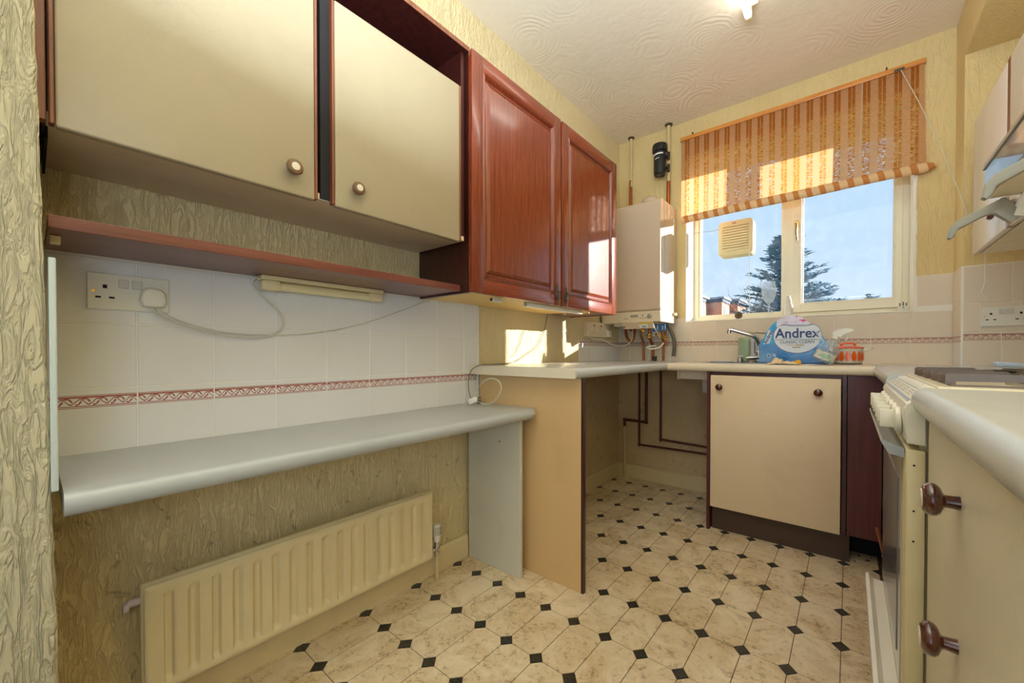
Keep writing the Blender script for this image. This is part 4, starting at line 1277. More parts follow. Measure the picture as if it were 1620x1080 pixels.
def arm(y0, y1):
    pts = [(1.5455, 1.200), (1.551, 1.196), (1.559, 1.203), (1.563, 1.217), (1.600, 1.238), (1.612, 1.243), (1.622, 1.243), (1.648, 1.216), (1.664, 1.230), (1.650, 1.262), (1.638, 1.278), (1.632, 1.276), (1.560, 1.238), (1.549, 1.222)]
    bm = prism(bm_new(), pts, 'y', y0, y1)
    bmesh.ops.bevel(bm, geom=[e for e in bm.edges if abs(e.verts[0].co.y - e.verts[1].co.y) < 1e-6], offset=0.0022, segments=2, affect='EDGES', profile=0.5)
    return bm
ob('arm', arm(1.400, 1.418), MT['grey_plastic'], hd, smooth=True)
ob('arm', arm(1.074, 1.092), MT['grey_plastic'], hd, smooth=True)
for y in (1.409, 1.083):
    ob('arm_bracket', prism(bm_new(), [(1.650, 1.232), (1.664, 1.228), (1.690, 1.2835), (1.664, 1.2835)], 'y', y - 0.012, y + 0.012), MT['cooker_white'], hd)

# right upper cabinets
uc = thing('wall_cabinet', (1.9, 1.9, 1.31), 'white-fronted wall cabinets with brown mushroom knobs in the alcove beside the window', 'cabinet')
ob('carcass', bx(bm_new(), 1.766, 2.045, 1.452, 2.372, 1.328, 1.842), MT['beige_panel'], uc)
ob('bottom_board', bx(bm_new(), 1.766, 2.045, 1.452, 2.374, 1.314, 1.328), MT['cream_under'], uc)
ob('divider_strip', bx(bm_new(), 1.7455, 1.766, 1.9095, 1.9365, 1.314, 1.842), MT['brown_edge'], uc)
for (y0, y1, ky, kz) in ((1.937, 2.374, 1.995, 1.379), (1.455, 1.909, 1.850, 1.373)):
    d = ob('door', bx(bm_new(), 1.745, 1.763, y0, y1, 1.313, 1.842, 0.005, 3), MT['right_door'], uc, smooth=True)
    mushroom_knob(d, 1.7452, ky, kz, 0.92)
cord('pull_string', [(1.776, 2.35, 1.313), (1.776, 2.35, 1.27), (1.775, 2.35, 1.225), (1.776, 2.35, 1.20), (1.772, 2.35, 1.178), (1.766, 2.35, 1.160), (1.772, 2.35, 1.147), (1.784, 2.35, 1.125)], 0.0016,
     MT['white_plastic'], 'frayed white string hanging below the right wall cabinets', 'string')

# ================================================================ BOILER CORNER
bo = thing('boiler', (0.23, 2.6, 1.08), 'white wall-hung gas boiler with control panel and pipework below, left of the window', 'boiler')
bm = bx(bm_new(), 0.022, 0.432, 2.468, 2.765, 1.187, 1.893)
bmesh.ops.bevel(bm, geom=[e for e in bm.edges if all(v.co.y < 2.47 for v in e.verts) and abs(e.verts[0].co.x - e.verts[1].co.x) > 0.1], offset=0.03, segments=5, affect='EDGES', profile=0.6)
ob('casing', bm, MT['boiler_white'], bo, smooth=True)
ob('side_seam', bx(bm_new(), 0.4318, 0.4328, 2.545, 2.547, 1.19, 1.89), MT['grey_plastic'], bo)
cpn = ob('control_panel', prism(bm_new(), [(2.468, 1.1865), (2.760, 1.1865), (2.760, 1.118), (2.478, 1.118)], 'x', 0.022, 0.432), MT['boiler_cream'], bo)
def front_box(x0, x1, z0, z1, y=2.470, t=0.002):
    return bx(bm_new(), x0, x1, y - t, y + 0.004, z0, z1)
ob('display', front_box(0.235, 0.285, 1.152, 1.166), MT['grey_plastic'], cpn)
ob('dial', lathe(bm_new(), [(0, 0), (0.015, 0), (0.015, 0.004), (0.011, 0.007), (0, 0.007)], (0.362, 2.472, 1.152), (0, -1, 0), 20), MT['grey_plastic'], cpn, smooth=True)
for k, x in enumerate((0.185, 0.205, 0.300, 0.316, 0.332)):
    ob('button', front_box(x - 0.004, x + 0.004, 1.155, 1.163), MT['print_grey'] if k in (3,) else MT['cooker_white'], cpn)
for x in (0.19, 0.208, 0.30, 0.32, 0.338):
    ob('button_label', front_box(x - 0.003, x + 0.003, 1.141, 1.146, 2.4735), MT['print_grey'], cpn)
fl = ob('lower_flap', prism(bm_new(), [(2.470, 1.117), (2.478, 1.118), (2.500, 1.080), (2.492, 1.076)], 'x', 0.172, 0.385), MT['boiler_white'], bo)
bm = cyl(bm_new(), (0.182, 2.489, 1.091), (0.182, 2.470, 1.083), 0.008, seg=14)
ob('pivot', bm, MT['grey_plastic'], fl)
def flap_quad(x0, x1, t0, t1, mat, name):
    bm = bm_new()
    def p(x, t): return (x, 2.4690 + 0.022 * t, 1.1165 - 0.040 * t)
    vs = [bm.verts.new(p(x0, t0)), bm.verts.new(p(x1, t0)), bm.verts.new(p(x1, t1)), bm.verts.new(p(x0, t1))]
    f = bm.faces.new(vs); f.normal_update()
    if f.normal.y > 0: f.normal_flip()
    return ob(name, bm, mat, fl)
flap_quad(0.290, 0.375, 0.05, 0.28, MT['yellow_sticker'], 'yellow_sticker')
flap_quad(0.290, 0.346, 0.30, 0.92, MT['white_print'], 'white_sticker')
flap_quad(0.296, 0.340, 0.42, 0.50, MT['black_plastic'], 'sticker_print')
flap_quad(0.304, 0.336, 0.62, 0.82, MT['black_plastic'], 'sticker_print')
ob('side_hook', bx(bm_new(), 0.424, 0.45, 2.70, 2.765, 1.168, 1.187, 0.002), MT['boiler_white'], bo)
bm = lathe(bm_new(), [(0.050, 0), (0.050, 0.055)], (0.29, 2.665, 1.893), seg=24)
sphere(bm, (0.29, 2.665, 1.948), 0.056, 1.15, 1, 0.75)
cyl(bm, (0.29, 2.665, 1.948), (0.29, D - 0.002, 1.948), 0.048, seg=20)
ob('flue_elbow', bm, MT['boiler_white'], bo, smooth=True)
for nm_, pts, r, mt in (
    ('flow_pipe', [(0.2080, 2.700, 1.118), (0.2080, 2.700, 1.04), (0.2080, 2.748, 0.99), (0.2080, 2.748, 0.865)], 0.0075, 'copper'),
    ('flow_pipe', [(0.277, 2.690, 1.118), (0.277, 2.690, 1.02), (0.277, 2.748, 0.97), (0.277, 2.748, 0.865)], 0.0100, 'copper'),
    ('flow_pipe', [(0.352, 2.700, 1.118), (0.352, 2.700, 1.04), (0.352, 2.748, 1.00), (0.352, 2.748, 0.865)], 0.0075, 'copper'),
    ('drain_stub', [(0.384, 2.700, 1.118), (0.384, 2.700, 0.965)], 0.0070, 'copper')):
    ob(nm_, elbow_pipe(bm_new(), pts, r, 0.012), MT[mt], bo, smooth=True)
bm = bm_new()
tube(bm, [(0.100, 2.68, 1.118), (0.118, 2.66, 1.035), (0.150, 2.66, 1.00), (0.170, 2.67, 1.03), (0.172, 2.69, 1.118)], 0.0095, 10)
ob('trap_bend', bm, MT['copper'], bo, smooth=True)
for (x, z, c_) in ((0.150, 1.085, 'red'), (0.232, 1.080, 'brass'), (0.277, 1.035, 'brass'), (0.310, 1.045, 'steel'), (0.352, 1.040, 'brass'), (0.384, 1.020, 'brass')):
    bm = cyl(bm_new(), (x, 2.678, z - 0.013), (x, 2.678, z + 0.013), 0.0125, seg=6)
    cyl(bm, (x - 0.018, 2.672, z), (x + 0.018, 2.672, z), 0.0075, seg=10)
    ob('valve', bm, MT[c_], bo, smooth=True)
for x in (0.348, 0.400):
    tg = ob('blue_tag', bx(bm_new(), x - 0.018, x + 0.018, 2.600, 2.603, 1.062, 1.108, 0.004), MT['sky_blue_tag'], bo)
    bm = bx(bm_new(), x - 0.003, x + 0.004, 2.5985, 2.600, 1.072, 1.100)
    cyl(bm, (x, 2.600, 1.094), (x, 2.5985, 1.094), 0.006, seg=10)
    ob('tag_print', bm, MT['white_print'], tg)
ob('filling_loop', tube(bm_new(), [(0.385, 2.66, 0.985), (0.365, 2.64, 0.955), (0.320, 2.62, 0.945), (0.285, 2.62, 0.952), (0.300, 2.63, 0.962), (0.340, 2.64, 0.966)], 0.0062, 10), MT['white_plastic'], bo, smooth=True)
ob('white_wire', tube(bm_new(), [(0.335, 2.60, 1.115), (0.352, 2.59, 1.085), (0.366, 2.60, 1.045), (0.378, 2.62, 1.02)], 0.0030, 8), MT['white_plastic'], bo, smooth=True)
ob('drain_hose', tube(bm_new(), [(0.392, 2.69, 1.118), (0.412, 2.69, 1.085), (0.436, 2.69, 1.035), (0.448, 2.69, 0.975), (0.442, 2.69, 0.895)], 0.0125, 12), MT['hose'], bo, smooth=True)
ob('condensate_cap', lathe(bm_new(), [(0, 0), (0.014, 0), (0.014, 0.022), (0.018, 0.024), (0.018, 0.032), (0, 0.033)], (0.312, 2.69, 0.862), seg=14), MT['black_plastic'], bo, smooth=True)
ob('junction_box', bx(bm_new(), 0.080, 0.150, 2.540, 2.60, 1.100, 1.150, 0.002), MT['boiler_cream'], bo)

# fused spur socket below boiler on the left wall
fs = thing('fused_switch_box', (0.02, 2.40, 1.02), 'cream switched spur and socket box on the wall below the mahogany cabinet, beside the boiler', 'socket')
ob('back_box', bx(bm_new(), 0.0005, 0.034, 2.262, 2.56, 1.024, 1.122, 0.003), MT['boiler_cream'], fs)
for y in (2.30, 2.37, 2.44, 2.51):
    ob('switch', bx(bm_new(), 0.034, 0.037, y, y + 0.022, 1.062, 1.086, 0.001), MT['white_plastic'], fs)
for y in (2.335, 2.43):
    ob('neon', bx(bm_new(), 0.034, 0.0365, y, y + 0.016, 1.096, 1.104), MT['red'], fs)
ob('corner_cover', bx(bm_new(), 0.034, 0.050, 2.52, 2.56, 1.030, 1.075, 0.002), MT['white_plastic'], fs)
cord('power_cord', [(0.036, 2.262, 1.06), (0.040, 2.255, 1.035), (0.040, 2.29, 1.015), (0.042, 2.36, 1.010), (0.050, 2.44, 1.008), (0.070, 2.53, 0.975), (0.110, 2.60, 0.965), (0.150, 2.63, 0.985), (0.172, 2.64, 1.03), (0.16, 2.66, 1.10)], 0.0032,
     MT['white_plastic'], 'white boiler cable sagging from the spur box to the boiler')

# pipes above the boiler
pp = thing('ceiling_pipe', (0.115, 2.73, 1.89), 'cream painted pipe in the corner between boiler and ceiling', 'pipe')
ob('painted_length', cyl(bm_new(), (0.115, 2.735, 2.12), (0.115, 2.735, CZ - 0.001), 0.0100), MT['painted_pipe'], pp, smooth=True)
ob('bare_length', cyl(bm_new(), (0.115, 2.735, 1.894), (0.115, 2.735, 2.12), 0.0092), MT['copper'], pp, smooth=True)
ob('bare_length', elbow_pipe(bm_new(), [(0.115, 2.733, 2.165), (0.115, 2.715, 2.160), (0.115, 2.712, 1.894)], 0.005, 0.006), MT['copper'], pp, smooth=True)
ob('ceiling_ring', lathe(bm_new(), [(0.010, 0), (0.022, 0.004), (0.022, 0.010), (0, 0.010)], (0.115, 2.735, CZ - 0.0105), seg=16), MT['plinth'], pp)
pp = thing('ceiling_pipe', (0.387, 2.735, 1.89), 'cream painted pipe behind the black filter, reaching the ceiling', 'pipe')
ob('painted_length', cyl(bm_new(), (0.387, 2.735, 2.09), (0.387, 2.735, CZ - 0.001), 0.0130), MT['painted_pipe'], pp, smooth=True)
ob('bare_length', cyl(bm_new(), (0.387, 2.735, 1.894), (0.387, 2.735, 2.09), 0.0125), MT['copper'], pp, smooth=True)
ob('ceiling_ring', lathe(bm_new(), [(0.013, 0), (0.025, 0.004), (0.025, 0.010), (0, 0.010)], (0.387, 2.735, CZ - 0.0105), seg=16), MT['plinth'], pp)
ft = thing('magnetic_filter', (0.352, 2.67, 2.11), 'black cylindrical heating filter clamped to the pipe above the boiler', 'filter')
ob('canister', lathe(bm_new(), [(0, 0), (0.034, 0), (0.039, 0.006), (0.040, 0.16), (0.038, 0.17)], (0.352, 2.668, 2.118), seg=28), MT['black_plastic'], ft, smooth=True)
bm = lathe(bm_new(), [(0.038, 0), (0.049, 0.002), (0.050, 0.035), (0.046, 0.048), (0.030, 0.054), (0, 0.055)], (0.352, 2.668, 2.272), seg=28)
ob('lid', bm, MT['black_plastic'], ft, smooth=True)
for k in range(12):
    a = 2 * PI * k / 12
    ob('foot_rib', cyl(bm_new(), (0.352 + 0.030 * math.cos(a), 2.668 + 0.030 * math.sin(a), 2.112), (0.352 + 0.030 * math.cos(a), 2.668 + 0.030 * math.sin(a), 2.120), 0.004, seg=6), MT['black_plastic'], ft)
def wrap_decal(cx, cy, r, a0, a1, z0, z1, slope=0.0, n=8):
    bm = bm_new()
    prev = None
    for k in range(n + 1):
        a = a0 + (a1 - a0) * k / n
        x, y = cx + r * math.cos(a), cy + r * math.sin(a)
        cur = (bm.verts.new((x, y, z0 + slope * k / n)), bm.verts.new((x, y, z1 + slope * k / n)))
        if prev: bm.faces.new((prev[0], cur[0], cur[1], prev[1]))
        prev = cur
    return bm
ob('label_band', wrap_decal(0.352, 2.668, 0.0408, -PI * 0.78, -PI * 0.22, 2.242, 2.252, 0.004), MT['white_print'], ft)
ob('label_print', wrap_decal(0.352, 2.668, 0.0408, -PI * 0.66, -PI * 0.42, 2.214, 2.218, 0.006), MT['white_print'], ft)
for z in (2.235, 2.155):
    bm = cyl(bm_new(), (0.385, 2.668, z), (0.418, 2.668, z), 0.010, seg=12)
    cyl(bm, (0.412, 2.668, z - 0.020), (0.412, 2.668, z + 0.020), 0.009, seg=6)
    cyl(bm, (0.395, 2.668, z), (0.389, 2.735, z), 0.010, seg=12)
    ob('isolating_valve', bm, MT['black_plastic'], ft, smooth=True)

# under-counter pipes
def pipe_thing(pts, r, label, mat='brown_pipe'):
    t = thing('heating_pipe', pts[-1], label, 'pipe')
    ob('pipe_run', elbow_pipe(bm_new(), pts, r, 0.014), MT[mat], t, smooth=True)
    for q in pts[1:-1]:
        ob('elbow', lathe(bm_new(), [(0, -0.011), (r + 0.0022, -0.011), (r + 0.0022, 0.011), (0, 0.011)], q, (0, 0, 1), 12), MT[mat], t, smooth=True)
    return t
pipe_thing([(0.1755, 2.752, 0.820), (0.1755, 2.752, 0.254), (0.781, 2.752, 0.258)], 0.0078, 'tarnished pipe dropping lowest under the counter, then running right to the sink cabinet')
pipe_thing([(0.333, 2.752, 0.820), (0.333, 2.752, 0.312), (0.781, 2.752, 0.298)], 0.0078, 'tarnished pipe nearest the sink cabinet under the counter')
t = pipe_thing([(0.237, 2.730, 0.820), (0.237, 2.730, 0.425), (0.072, 2.730, 0.428), (0.072, 2.730, 0.38)], 0.0100, 'tarnished pipe turning left in the under-counter corner, with a cream painted tail')
ob('painted_tail', cyl(bm_new(), (0.072, 2.730, 0.0), (0.072, 2.730, 0.385), 0.0085), MT['painted_pipe'], t, smooth=True)
cord('loose_wire', [(0.008, 2.392, 0.80), (0.008, 2.392, 0.70), (0.008, 2.396, 0.65), (0.008, 2.410, 0.610), (0.008, 2.412, 0.66), (0.008, 2.405, 0.72), (0.008, 2.403, 0.80)], 0.0020, MT['painted_pipe'], 'looped cream wire hanging inside under the main worktop', 'wire')

# ================================================================ BLIND
bl = thing('roman_blind', (1.05, 2.75, 1.8), 'orange and beige striped woven blind over the top of the window', 'blind')
BX0, BX1 = 0.469, 1.638
ob('head_lath', bx(bm_new(), BX0 - 0.006, BX1 + 0.006, 2.742, 2.768, 2.338, 2.362, 0.002), MT['lath'], bl)
bm = bm_new()
nx, nz2 = 60, 24
def blind_bot(u):
    return 1.838 - 0.012 * math.cos(u * PI * 1.1) * (1 - u) + 0.006 * math.sin(u * 9) * u
V = []
for i in range(nx + 1):
    u = i / nx
    x = BX0 + (BX1 - BX0) * u
    row = []
    for k in range(nz2 + 1):
        v = k / nz2
        z = 2.342 + (blind_bot(u) - 2.342) * v
        y = 2.752 + 0.004 * math.sin(u * 14 + v * 2) * v - 0.006 * v
        row.append(bm.verts.new((x + 0.010 * v * (u - 0.1), y, z)))
    V.append(row)
for i in range(nx):
    for k in range(nz2):
        bm.faces.new((V[i][k], V[i][k + 1], V[i + 1][k + 1], V[i + 1][k]))
ob('fabric', bm, MT['blind'], bl, smooth=True)
bm = bm_new()
pts = []
for i in range(31):
    u = i / 30
    x = BX0 + 0.010 + (BX1 + 0.035 - BX0) * u
    z = blind_bot(min(1, u)) - 0.018 + (0.004 if u > 0.97 else 0)
    pts.append((x, 2.742, z))
tube(bm, pts, lambda t: 0.026 - 0.004 * abs(t - 0.5) if t < 0.97 else 0.022 - 0.4 * (t - 0.97), 14, smooth=False)
for v_ in bm.verts:
    v_.co.y = 2.742 + (v_.co.y - 2.742) * 0.7
ob('rolled_hem', bm, MT['blind_roll'], bl, smooth=True)
ob('cord_guide', bx(bm_new(), 1.527, 1.567, 2.736, 2.7415, 2.335, 2.347, 0.001), MT['iron'], bl)
ob('pull_cord', tube(bm_new(), [(1.553, 2.736, 2.334), (1.62, 2.70, 2.12), (1.69, 2.64, 1.85), (1.752, 2.57, 1.56), (1.7565, 2.56, 1.50)], 0.0018, 6), MT['cable'], bl, smooth=True)
ob('lift_cord', tube(bm_new(), [(1.405, 2.738, 2.335), (1.400, 2.735, 2.1), (1.397, 2.734, 1.90)], 0.0012, 6), MT['cable'], bl, smooth=True)
for x in (0.54, 1.500):
    ob('screw_hook', tube(bm_new(), [(x, 2.772, 2.372), (x, 2.750, 2.378), (x, 2.745, 2.366)], 0.003, 6), MT['iron'], bl, smooth=True)

# window extractor fan
fn = thing('window_fan', (0.77, 2.93, 1.56), 'ivory louvred extractor fan fitted in the left window pane', 'fan')
bm = bx(bm_new(), 0.668, 0.872, 2.902, 2.992, 1.562, 1.790)
vert = [e for e in bm.edges if abs(e.verts[0].co.y - e.verts[1].co.y) > 0.01]
bmesh.ops.bevel(bm, geom=vert, offset=0.024, segments=6, affect='EDGES', profile=0.5)
ob('housing', bm, MT['ivory_plastic'], fn, smooth=True)
fr_ = bx(bm_new(), 0.676, 0.864, 2.896, 2.903, 1.570, 1.782)
vert = [e for e in fr_.edges if abs(e.verts[0].co.y - e.verts[1].co.y) > 0.003]
bmesh.ops.bevel(fr_, geom=vert, offset=0.018, segments=6, affect='EDGES', profile=0.5)
ob('front_frame', fr_, MT['ivory_plastic'], fn, smooth=True)
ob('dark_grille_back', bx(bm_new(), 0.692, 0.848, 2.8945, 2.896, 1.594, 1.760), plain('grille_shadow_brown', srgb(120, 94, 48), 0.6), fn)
for k in range(10):
    z = 1.592 + k * 0.0172
    bm = prism(bm_new(), [(2.8945, z + 0.0005), (2.8860, z + 0.003), (2.8880, z + 0.0155), (2.8945, z + 0.0155)], 'x', 0.692, 0.848)
    ob('louvre', bm, MT['ivory_plastic'], fn)
ob('name_plate', bx(bm_new(), 0.752, 0.776, 2.8952, 2.8962, 1.769, 1.774), MT['red'], fn)
ob('pull_cord', tube(bm_new(), [(0.855, 2.890, 1.585), (0.856, 2.888, 1.45), (0.858, 2.885, 1.30), (0.862, 2.86, 1.15)], 0.0016, 6), MT['white_plastic'], fn, smooth=True)
ob('supply_wire', tube(bm_new(), [(0.668, 2.925, 1.755), (0.62, 2.928, 1.752), (0.56, 2.930, 1.758), (0.505, 2.935, 1.762)], 0.0016, 6), MT['grey_plastic'], fn, smooth=True)

# items on the window sill
SZ = WZ0 + 0.0045
wg = thing('wine_glass', (0.967, 2.87, SZ), 'dusty stemmed wine glass on the window sill', 'glass')
bm = lathe(bm_new(), [(0, 0), (0.034, 0.0), (0.034, 0.002), (0.006, 0.006), (0.0042, 0.012), (0.0040, 0.085), (0.008, 0.092), (0.024, 0.108), (0.036, 0.135), (0.040, 0.165), (0.038, 0.200), (0.034, 0.228), (0.0330, 0.228), (0.037, 0.200), (0.0388, 0.165), (0.0348, 0.136), (0.023, 0.110), (0.0, 0.096)], (0.967, 2.87, SZ), seg=32)
ob('bowl_and_stem', bm, MT['wine_glass'], wg, smooth=True)
wb_ = thing('small_bottle', (1.072, 2.86, SZ), 'small white bottle standing on the sill in front of the window mullion', 'bottle')
ob('body', lathe(bm_new(), [(0, 0), (0.023, 0), (0.024, 0.004), (0.024, 0.068), (0.020, 0.080), (0.013, 0.086)], (1.072, 2.86, SZ), seg=24), MT['white_plastic'], wb_, smooth=True)
ob('cap', lathe(bm_new(), [(0.013, 0.086), (0.0155, 0.088), (0.015, 0.108), (0.010, 0.112), (0.009, 0.128), (0, 0.130)], (1.072, 2.86, SZ), seg=20), MT['white_plastic'], wb_, smooth=True)
wsn = thing('sink_stopper', (0.812, 2.80, SZ), 'round brown stopper standing on edge on the sill, left of the wine glass', 'stopper')
ob('disc', lathe(bm_new(), [(0, 0), (0.018, 0), (0.0225, 0.004), (0.0225, 0.012), (0.018, 0.016), (0, 0.016)], (0.812, 2.808, SZ + 0.0225), (0, -1, 0), 24), plain('stopper_brown', srgb(104, 86, 58), 0.45), wsn, smooth=True)
ob('centre_pin', cyl(bm_new(), (0.814, 2.793, SZ + 0.022), (0.814, 2.787, SZ + 0.022), 0.0035, seg=10), MT['hole'], wsn)
ua = thing('mains_plug', (1.574, 2.80, SZ), 'white plug lying pins-up at the right end of the window sill', 'plug')
ob('body', bx(bm_new(), 1.553, 1.596, 2.780, 2.815, SZ, SZ + 0.026, 0.004), MT['white_plastic'], ua, smooth=True)
for (x, h) in ((1.562, 0.016), (1.575, 0.022), (1.586, 0.016)):
    ob('pin', bx(bm_new(), x - 0.0028, x + 0.0028, 2.796, 2.800, SZ + 0.026, SZ + 0.026 + h), MT['iron'], ua)
ob('cord_hole', bx(bm_new(), 1.5725, 1.5775, 2.779, 2.7802, SZ + 0.014, SZ + 0.020), MT['hole'], ua)

# ================================================================ THINGS BY THE SINK
tr = thing('toilet_roll_pack', (1.14, 2.39, 0.8665), 'blue and white plastic pack of toilet rolls on the drainer', 'toilet rolls')
m = M('pack_film', 0.28)
m.b.inputs['Coat Weight'].default_value = 0.4
sp = m.n('SeparateXYZ', {'Vector': m.pos()})
zz = sp.outputs['Z']; xx = sp.outputs['X']
wv = m.noise(m.pos((8, 8, 8)), 1.0, 3, 0.5, 0.4)
c = m.mix(m.ramp(wv, [(0.35, BW(0)), (0.7, BW(1))]), srgb(44, 122, 196), srgb(132, 178, 224))
lowb = m.math('LESS_THAN', zz, 0.960)
c2 = m.mix(m.ramp(wv, [(0.35, BW(0)), (0.7, BW(1))]), srgb(24, 140, 210), srgb(90, 186, 232))
c = m.mix(m.math('SUBTRACT', 1.0, lowb), c, c2)
# lavender-white crown with pink print
crown = m.math('GREATER_THAN', m.math('ADD', zz, m.math('MULTIPLY', wv, 0.03)), 1.060)
c = m.mix(m.math('MULTIPLY', crown, m.math('GREATER_THAN', xx, 1.075)), c, srgb(206, 204, 232))
pk = m.ramp(m.noise(m.pos((34, 34, 34), loc=(3, 0, 0)), 1.0, 2, 0.5), [(0.53, BW(0)), (0.57, BW(1))])
c = m.mix(m.math('MULTIPLY', m.math('MULTIPLY', pk, crown), m.math('GREATER_THAN', zz, 1.068)), c, srgb(196, 66, 140))
m.col(c)
m.bump(m.noise(m.pos((30, 30, 30)), 1.0, 3, 0.6, 1.5), 0.006, 0.6)
bm = bm_new()
sil = [(0.996, 0.8668), (0.996, 0.958), (1.012, 0.985), (1.028, 1.020), (1.048, 1.055), (1.075, 1.082), (1.108, 1.100), (1.140, 1.106), (1.172, 1.098), (1.205, 1.068), (1.235, 1.034), (1.262, 0.996), (1.286, 0.958), (1.287, 0.8668)]
def depth(z): return 0.115 if z < 0.965 else 0.115 - 0.085 * (z - 0.965) / 0.141
FY = 2.336
def frontY(z): return FY + (0 if z < 0.965 else 0.012 * (z - 0.965) / 0.141)
F_ = [bm.verts.new((x, frontY(z), z)) for x, z in sil]
B_ = [bm.verts.new((x, frontY(z) + depth(z), z)) for x, z in sil]
n_ = len(sil)
bm.faces.new(F_); bm.faces.new(B_[::-1])
for i in range(n_):
    bm.faces.new((F_[i], F_[(i + 1) % n_], B_[(i + 1) % n_], B_[i]))
bmesh.ops.recalc_face_normals(bm, faces=bm.faces)
bmesh.ops.bevel(bm, geom=[e for e in bm.edges if len(e.link_faces) == 2 and e.calc_face_angle(0) > 0.6], offset=0.006, segments=3, affect='EDGES', profile=0.5)
ob('wrapper', bm, m.m, tr, smooth=True)
MT['navy'] = plain('navy_print', srgb(40, 62, 120), 0.4)
MT['pack_white'] = plain('pack_print_white', srgb(214, 222, 236), 0.35)
MT['pack_grey'] = plain('pack_print_grey', srgb(84, 92, 110), 0.4)
MT['gold'] = plain('gold_print', srgb(168, 142, 92), 0.4)
def disc(cx, cz, rx, rz, y, mat, name, ztop=None, n=40):
    bm = bm_new()
    vs = []
    for k in range(n):
        a = 2 * PI * k / n
        x, z = cx + rx * math.cos(a), cz + rz * math.sin(a)
        if ztop: z = min(z, ztop)
        vs.append(bm.verts.new((x, y(z) if callable(y) else y, z)))
    f = bm.faces.new(vs); f.normal_update()
    if f.normal.y > 0: f.normal_flip()
    return ob(name, bm, mat, tr)
yy_ = lambda d: (lambda z: frontY(z) - d)
disc(1.160, 1.000, 0.0995, 0.0835, yy_(0.0006), MT['pack_grey'], 'round_label_outline', 1.056)
disc(1.160, 1.000, 0.0975, 0.0815, yy_(0.0012), MT['pack_white'], 'round_label', 1.055)
text_part('brand_lettering', 'Andrex', 0.066, (1.160, frontY(1.010) - 0.0022, 1.013), MT['navy'], tr, squash=0.90, offset=0.0012)
text_part('small_lettering', 'CLASSIC CLEAN', 0.0210, (1.160, frontY(0.970) - 0.0022, 0.972), MT['pack_grey'], tr, squash=0.95)
text_part('count_lettering', '9', 0.030, (1.066, FY - 0.0012, 0.903), MT['pack_white'], tr)
disc(1.042, 0.904, 0.0075, 0.0095, FY - 0.0006, MT['pack_white'], 'roll_symbol')
disc(1.042, 0.904, 0.0045, 0.0065, FY - 0.0012, MT['sky_blue_tag'], 'roll_symbol')
bm = bm_new()
for (a, b_, c_, d_) in ((1.118, 1.150, 0.956, 0.958), (1.155, 1.190, 0.955, 0.959), (1.142, 1.176, 0.944, 0.948)):
    bx(bm, a, b_, FY - 0.0022, FY - 0.0012, c_, d_)
ob('print_lines', bm, MT['gold'], tr)
bm = tube(bm_new(), [(1.066, FY - 0.001, 0.9835), (1.10, FY - 0.001, 0.9855), (1.13, FY - 0.001, 0.9885), (1.17, FY - 0.001, 0.9845), (1.21, FY - 0.001, 0.9845), (1.256, FY - 0.001, 0.9820)], 0.0009, 4)
ob('swoosh_line', bm, MT['pack_grey'], tr)
bm = tube(bm_new(), [(1.092, frontY(1.05) - 0.002, 1.056), (1.11, frontY(1.05) - 0.002, 1.060), (1.13, frontY(1.05) - 0.002, 1.053), (1.17, frontY(1.05) - 0.002, 1.052), (1.20, frontY(1.05) - 0.002, 1.050), (1.225, frontY(1.05) - 0.002, 1.057)], 0.0011, 4)
ob('swoosh_line', bm, MT['navy'], tr)
bm = bm_new()
vs = [bm.verts.new(p) for p in ((1.018, frontY(0.985) - 0.0012, 0.962), (1.044, frontY(0.985) - 0.0012, 0.966), (1.060, frontY(1.03) - 0.0012, 1.028), (1.040, frontY(1.03) - 0.0012, 1.036))]
bm.faces.new(vs)
ob('side_patch', bm, MT['pack_white'], tr)
text_part('side_lettering', 'Andrex', 0.024, (1.040, frontY(1.0) - 0.0022, 0.999), MT['navy'], tr, roll=1.15, offset=0.0004)
text_part('side_lettering', 'Andrex', 0.022, (1.252, frontY(1.0) - 0.0022, 0.996), MT['pack_white'], tr, roll=-1.02, offset=0.0004)

# bottles behind the tap
gb = thing('dish_soap_bottle', (0.868, 2.665, 0.8645), 'pale green washing-up liquid bottle behind the tap', 'bottle')
bm = bx(bm_new(), 0.840, 0.900, 2.648, 2.682, 0.8647, 1.012, 0.010, 3)
m = M('green_liquid_bottle', 0.2); m.b.inputs['Transmission Weight'].default_value = 0.25
m.col(m.mix(m.noise(m.pos(), 20, 2), srgb(176, 204, 160), srgb(196, 218, 178)))
ob('body', bm, m.m, gb, smooth=True)
ob('cap', lathe(bm_new(), [(0, 0), (0.012, 0), (0.012, 0.010), (0.006, 0.012), (0.005, 0.016), (0, 0.016)], (0.870, 2.665, 1.012), seg=16), MT['white_plastic'], gb, smooth=True)
wb2 = thing('dish_soap_bottle', (0.925, 2.66, 0.8645), 'clear bottle with white label behind the tap, next to the green bottle', 'bottle')
ob('body', bx(bm_new(), 0.904, 0.966, 2.648, 2.682, 0.8647, 1.012, 0.010, 3), MT['clear_plastic'], wb2, smooth=True)
ob('label', bx(bm_new(), 0.910, 0.958, 2.6465, 2.6480, 0.900, 1.000), MT['pack_white'], wb2)
ob('label_print', bx(bm_new(), 0.925, 0.932, 2.6455, 2.6465, 0.915, 0.985), MT['print_grey'], wb2)
brs = thing('dish_brush', (0.92, 2.665, 1.0285), 'old brown dish brush lying across the tops of the two bottles', 'brush')
bm = bm_new()
cyl(bm, (0.862, 2.665, 1.0365), (0.926, 2.665, 1.0375), 0.0082, 0.0072, seg=12)
ob('grip', bm, MT['ivory_plastic'], brs, smooth=True)
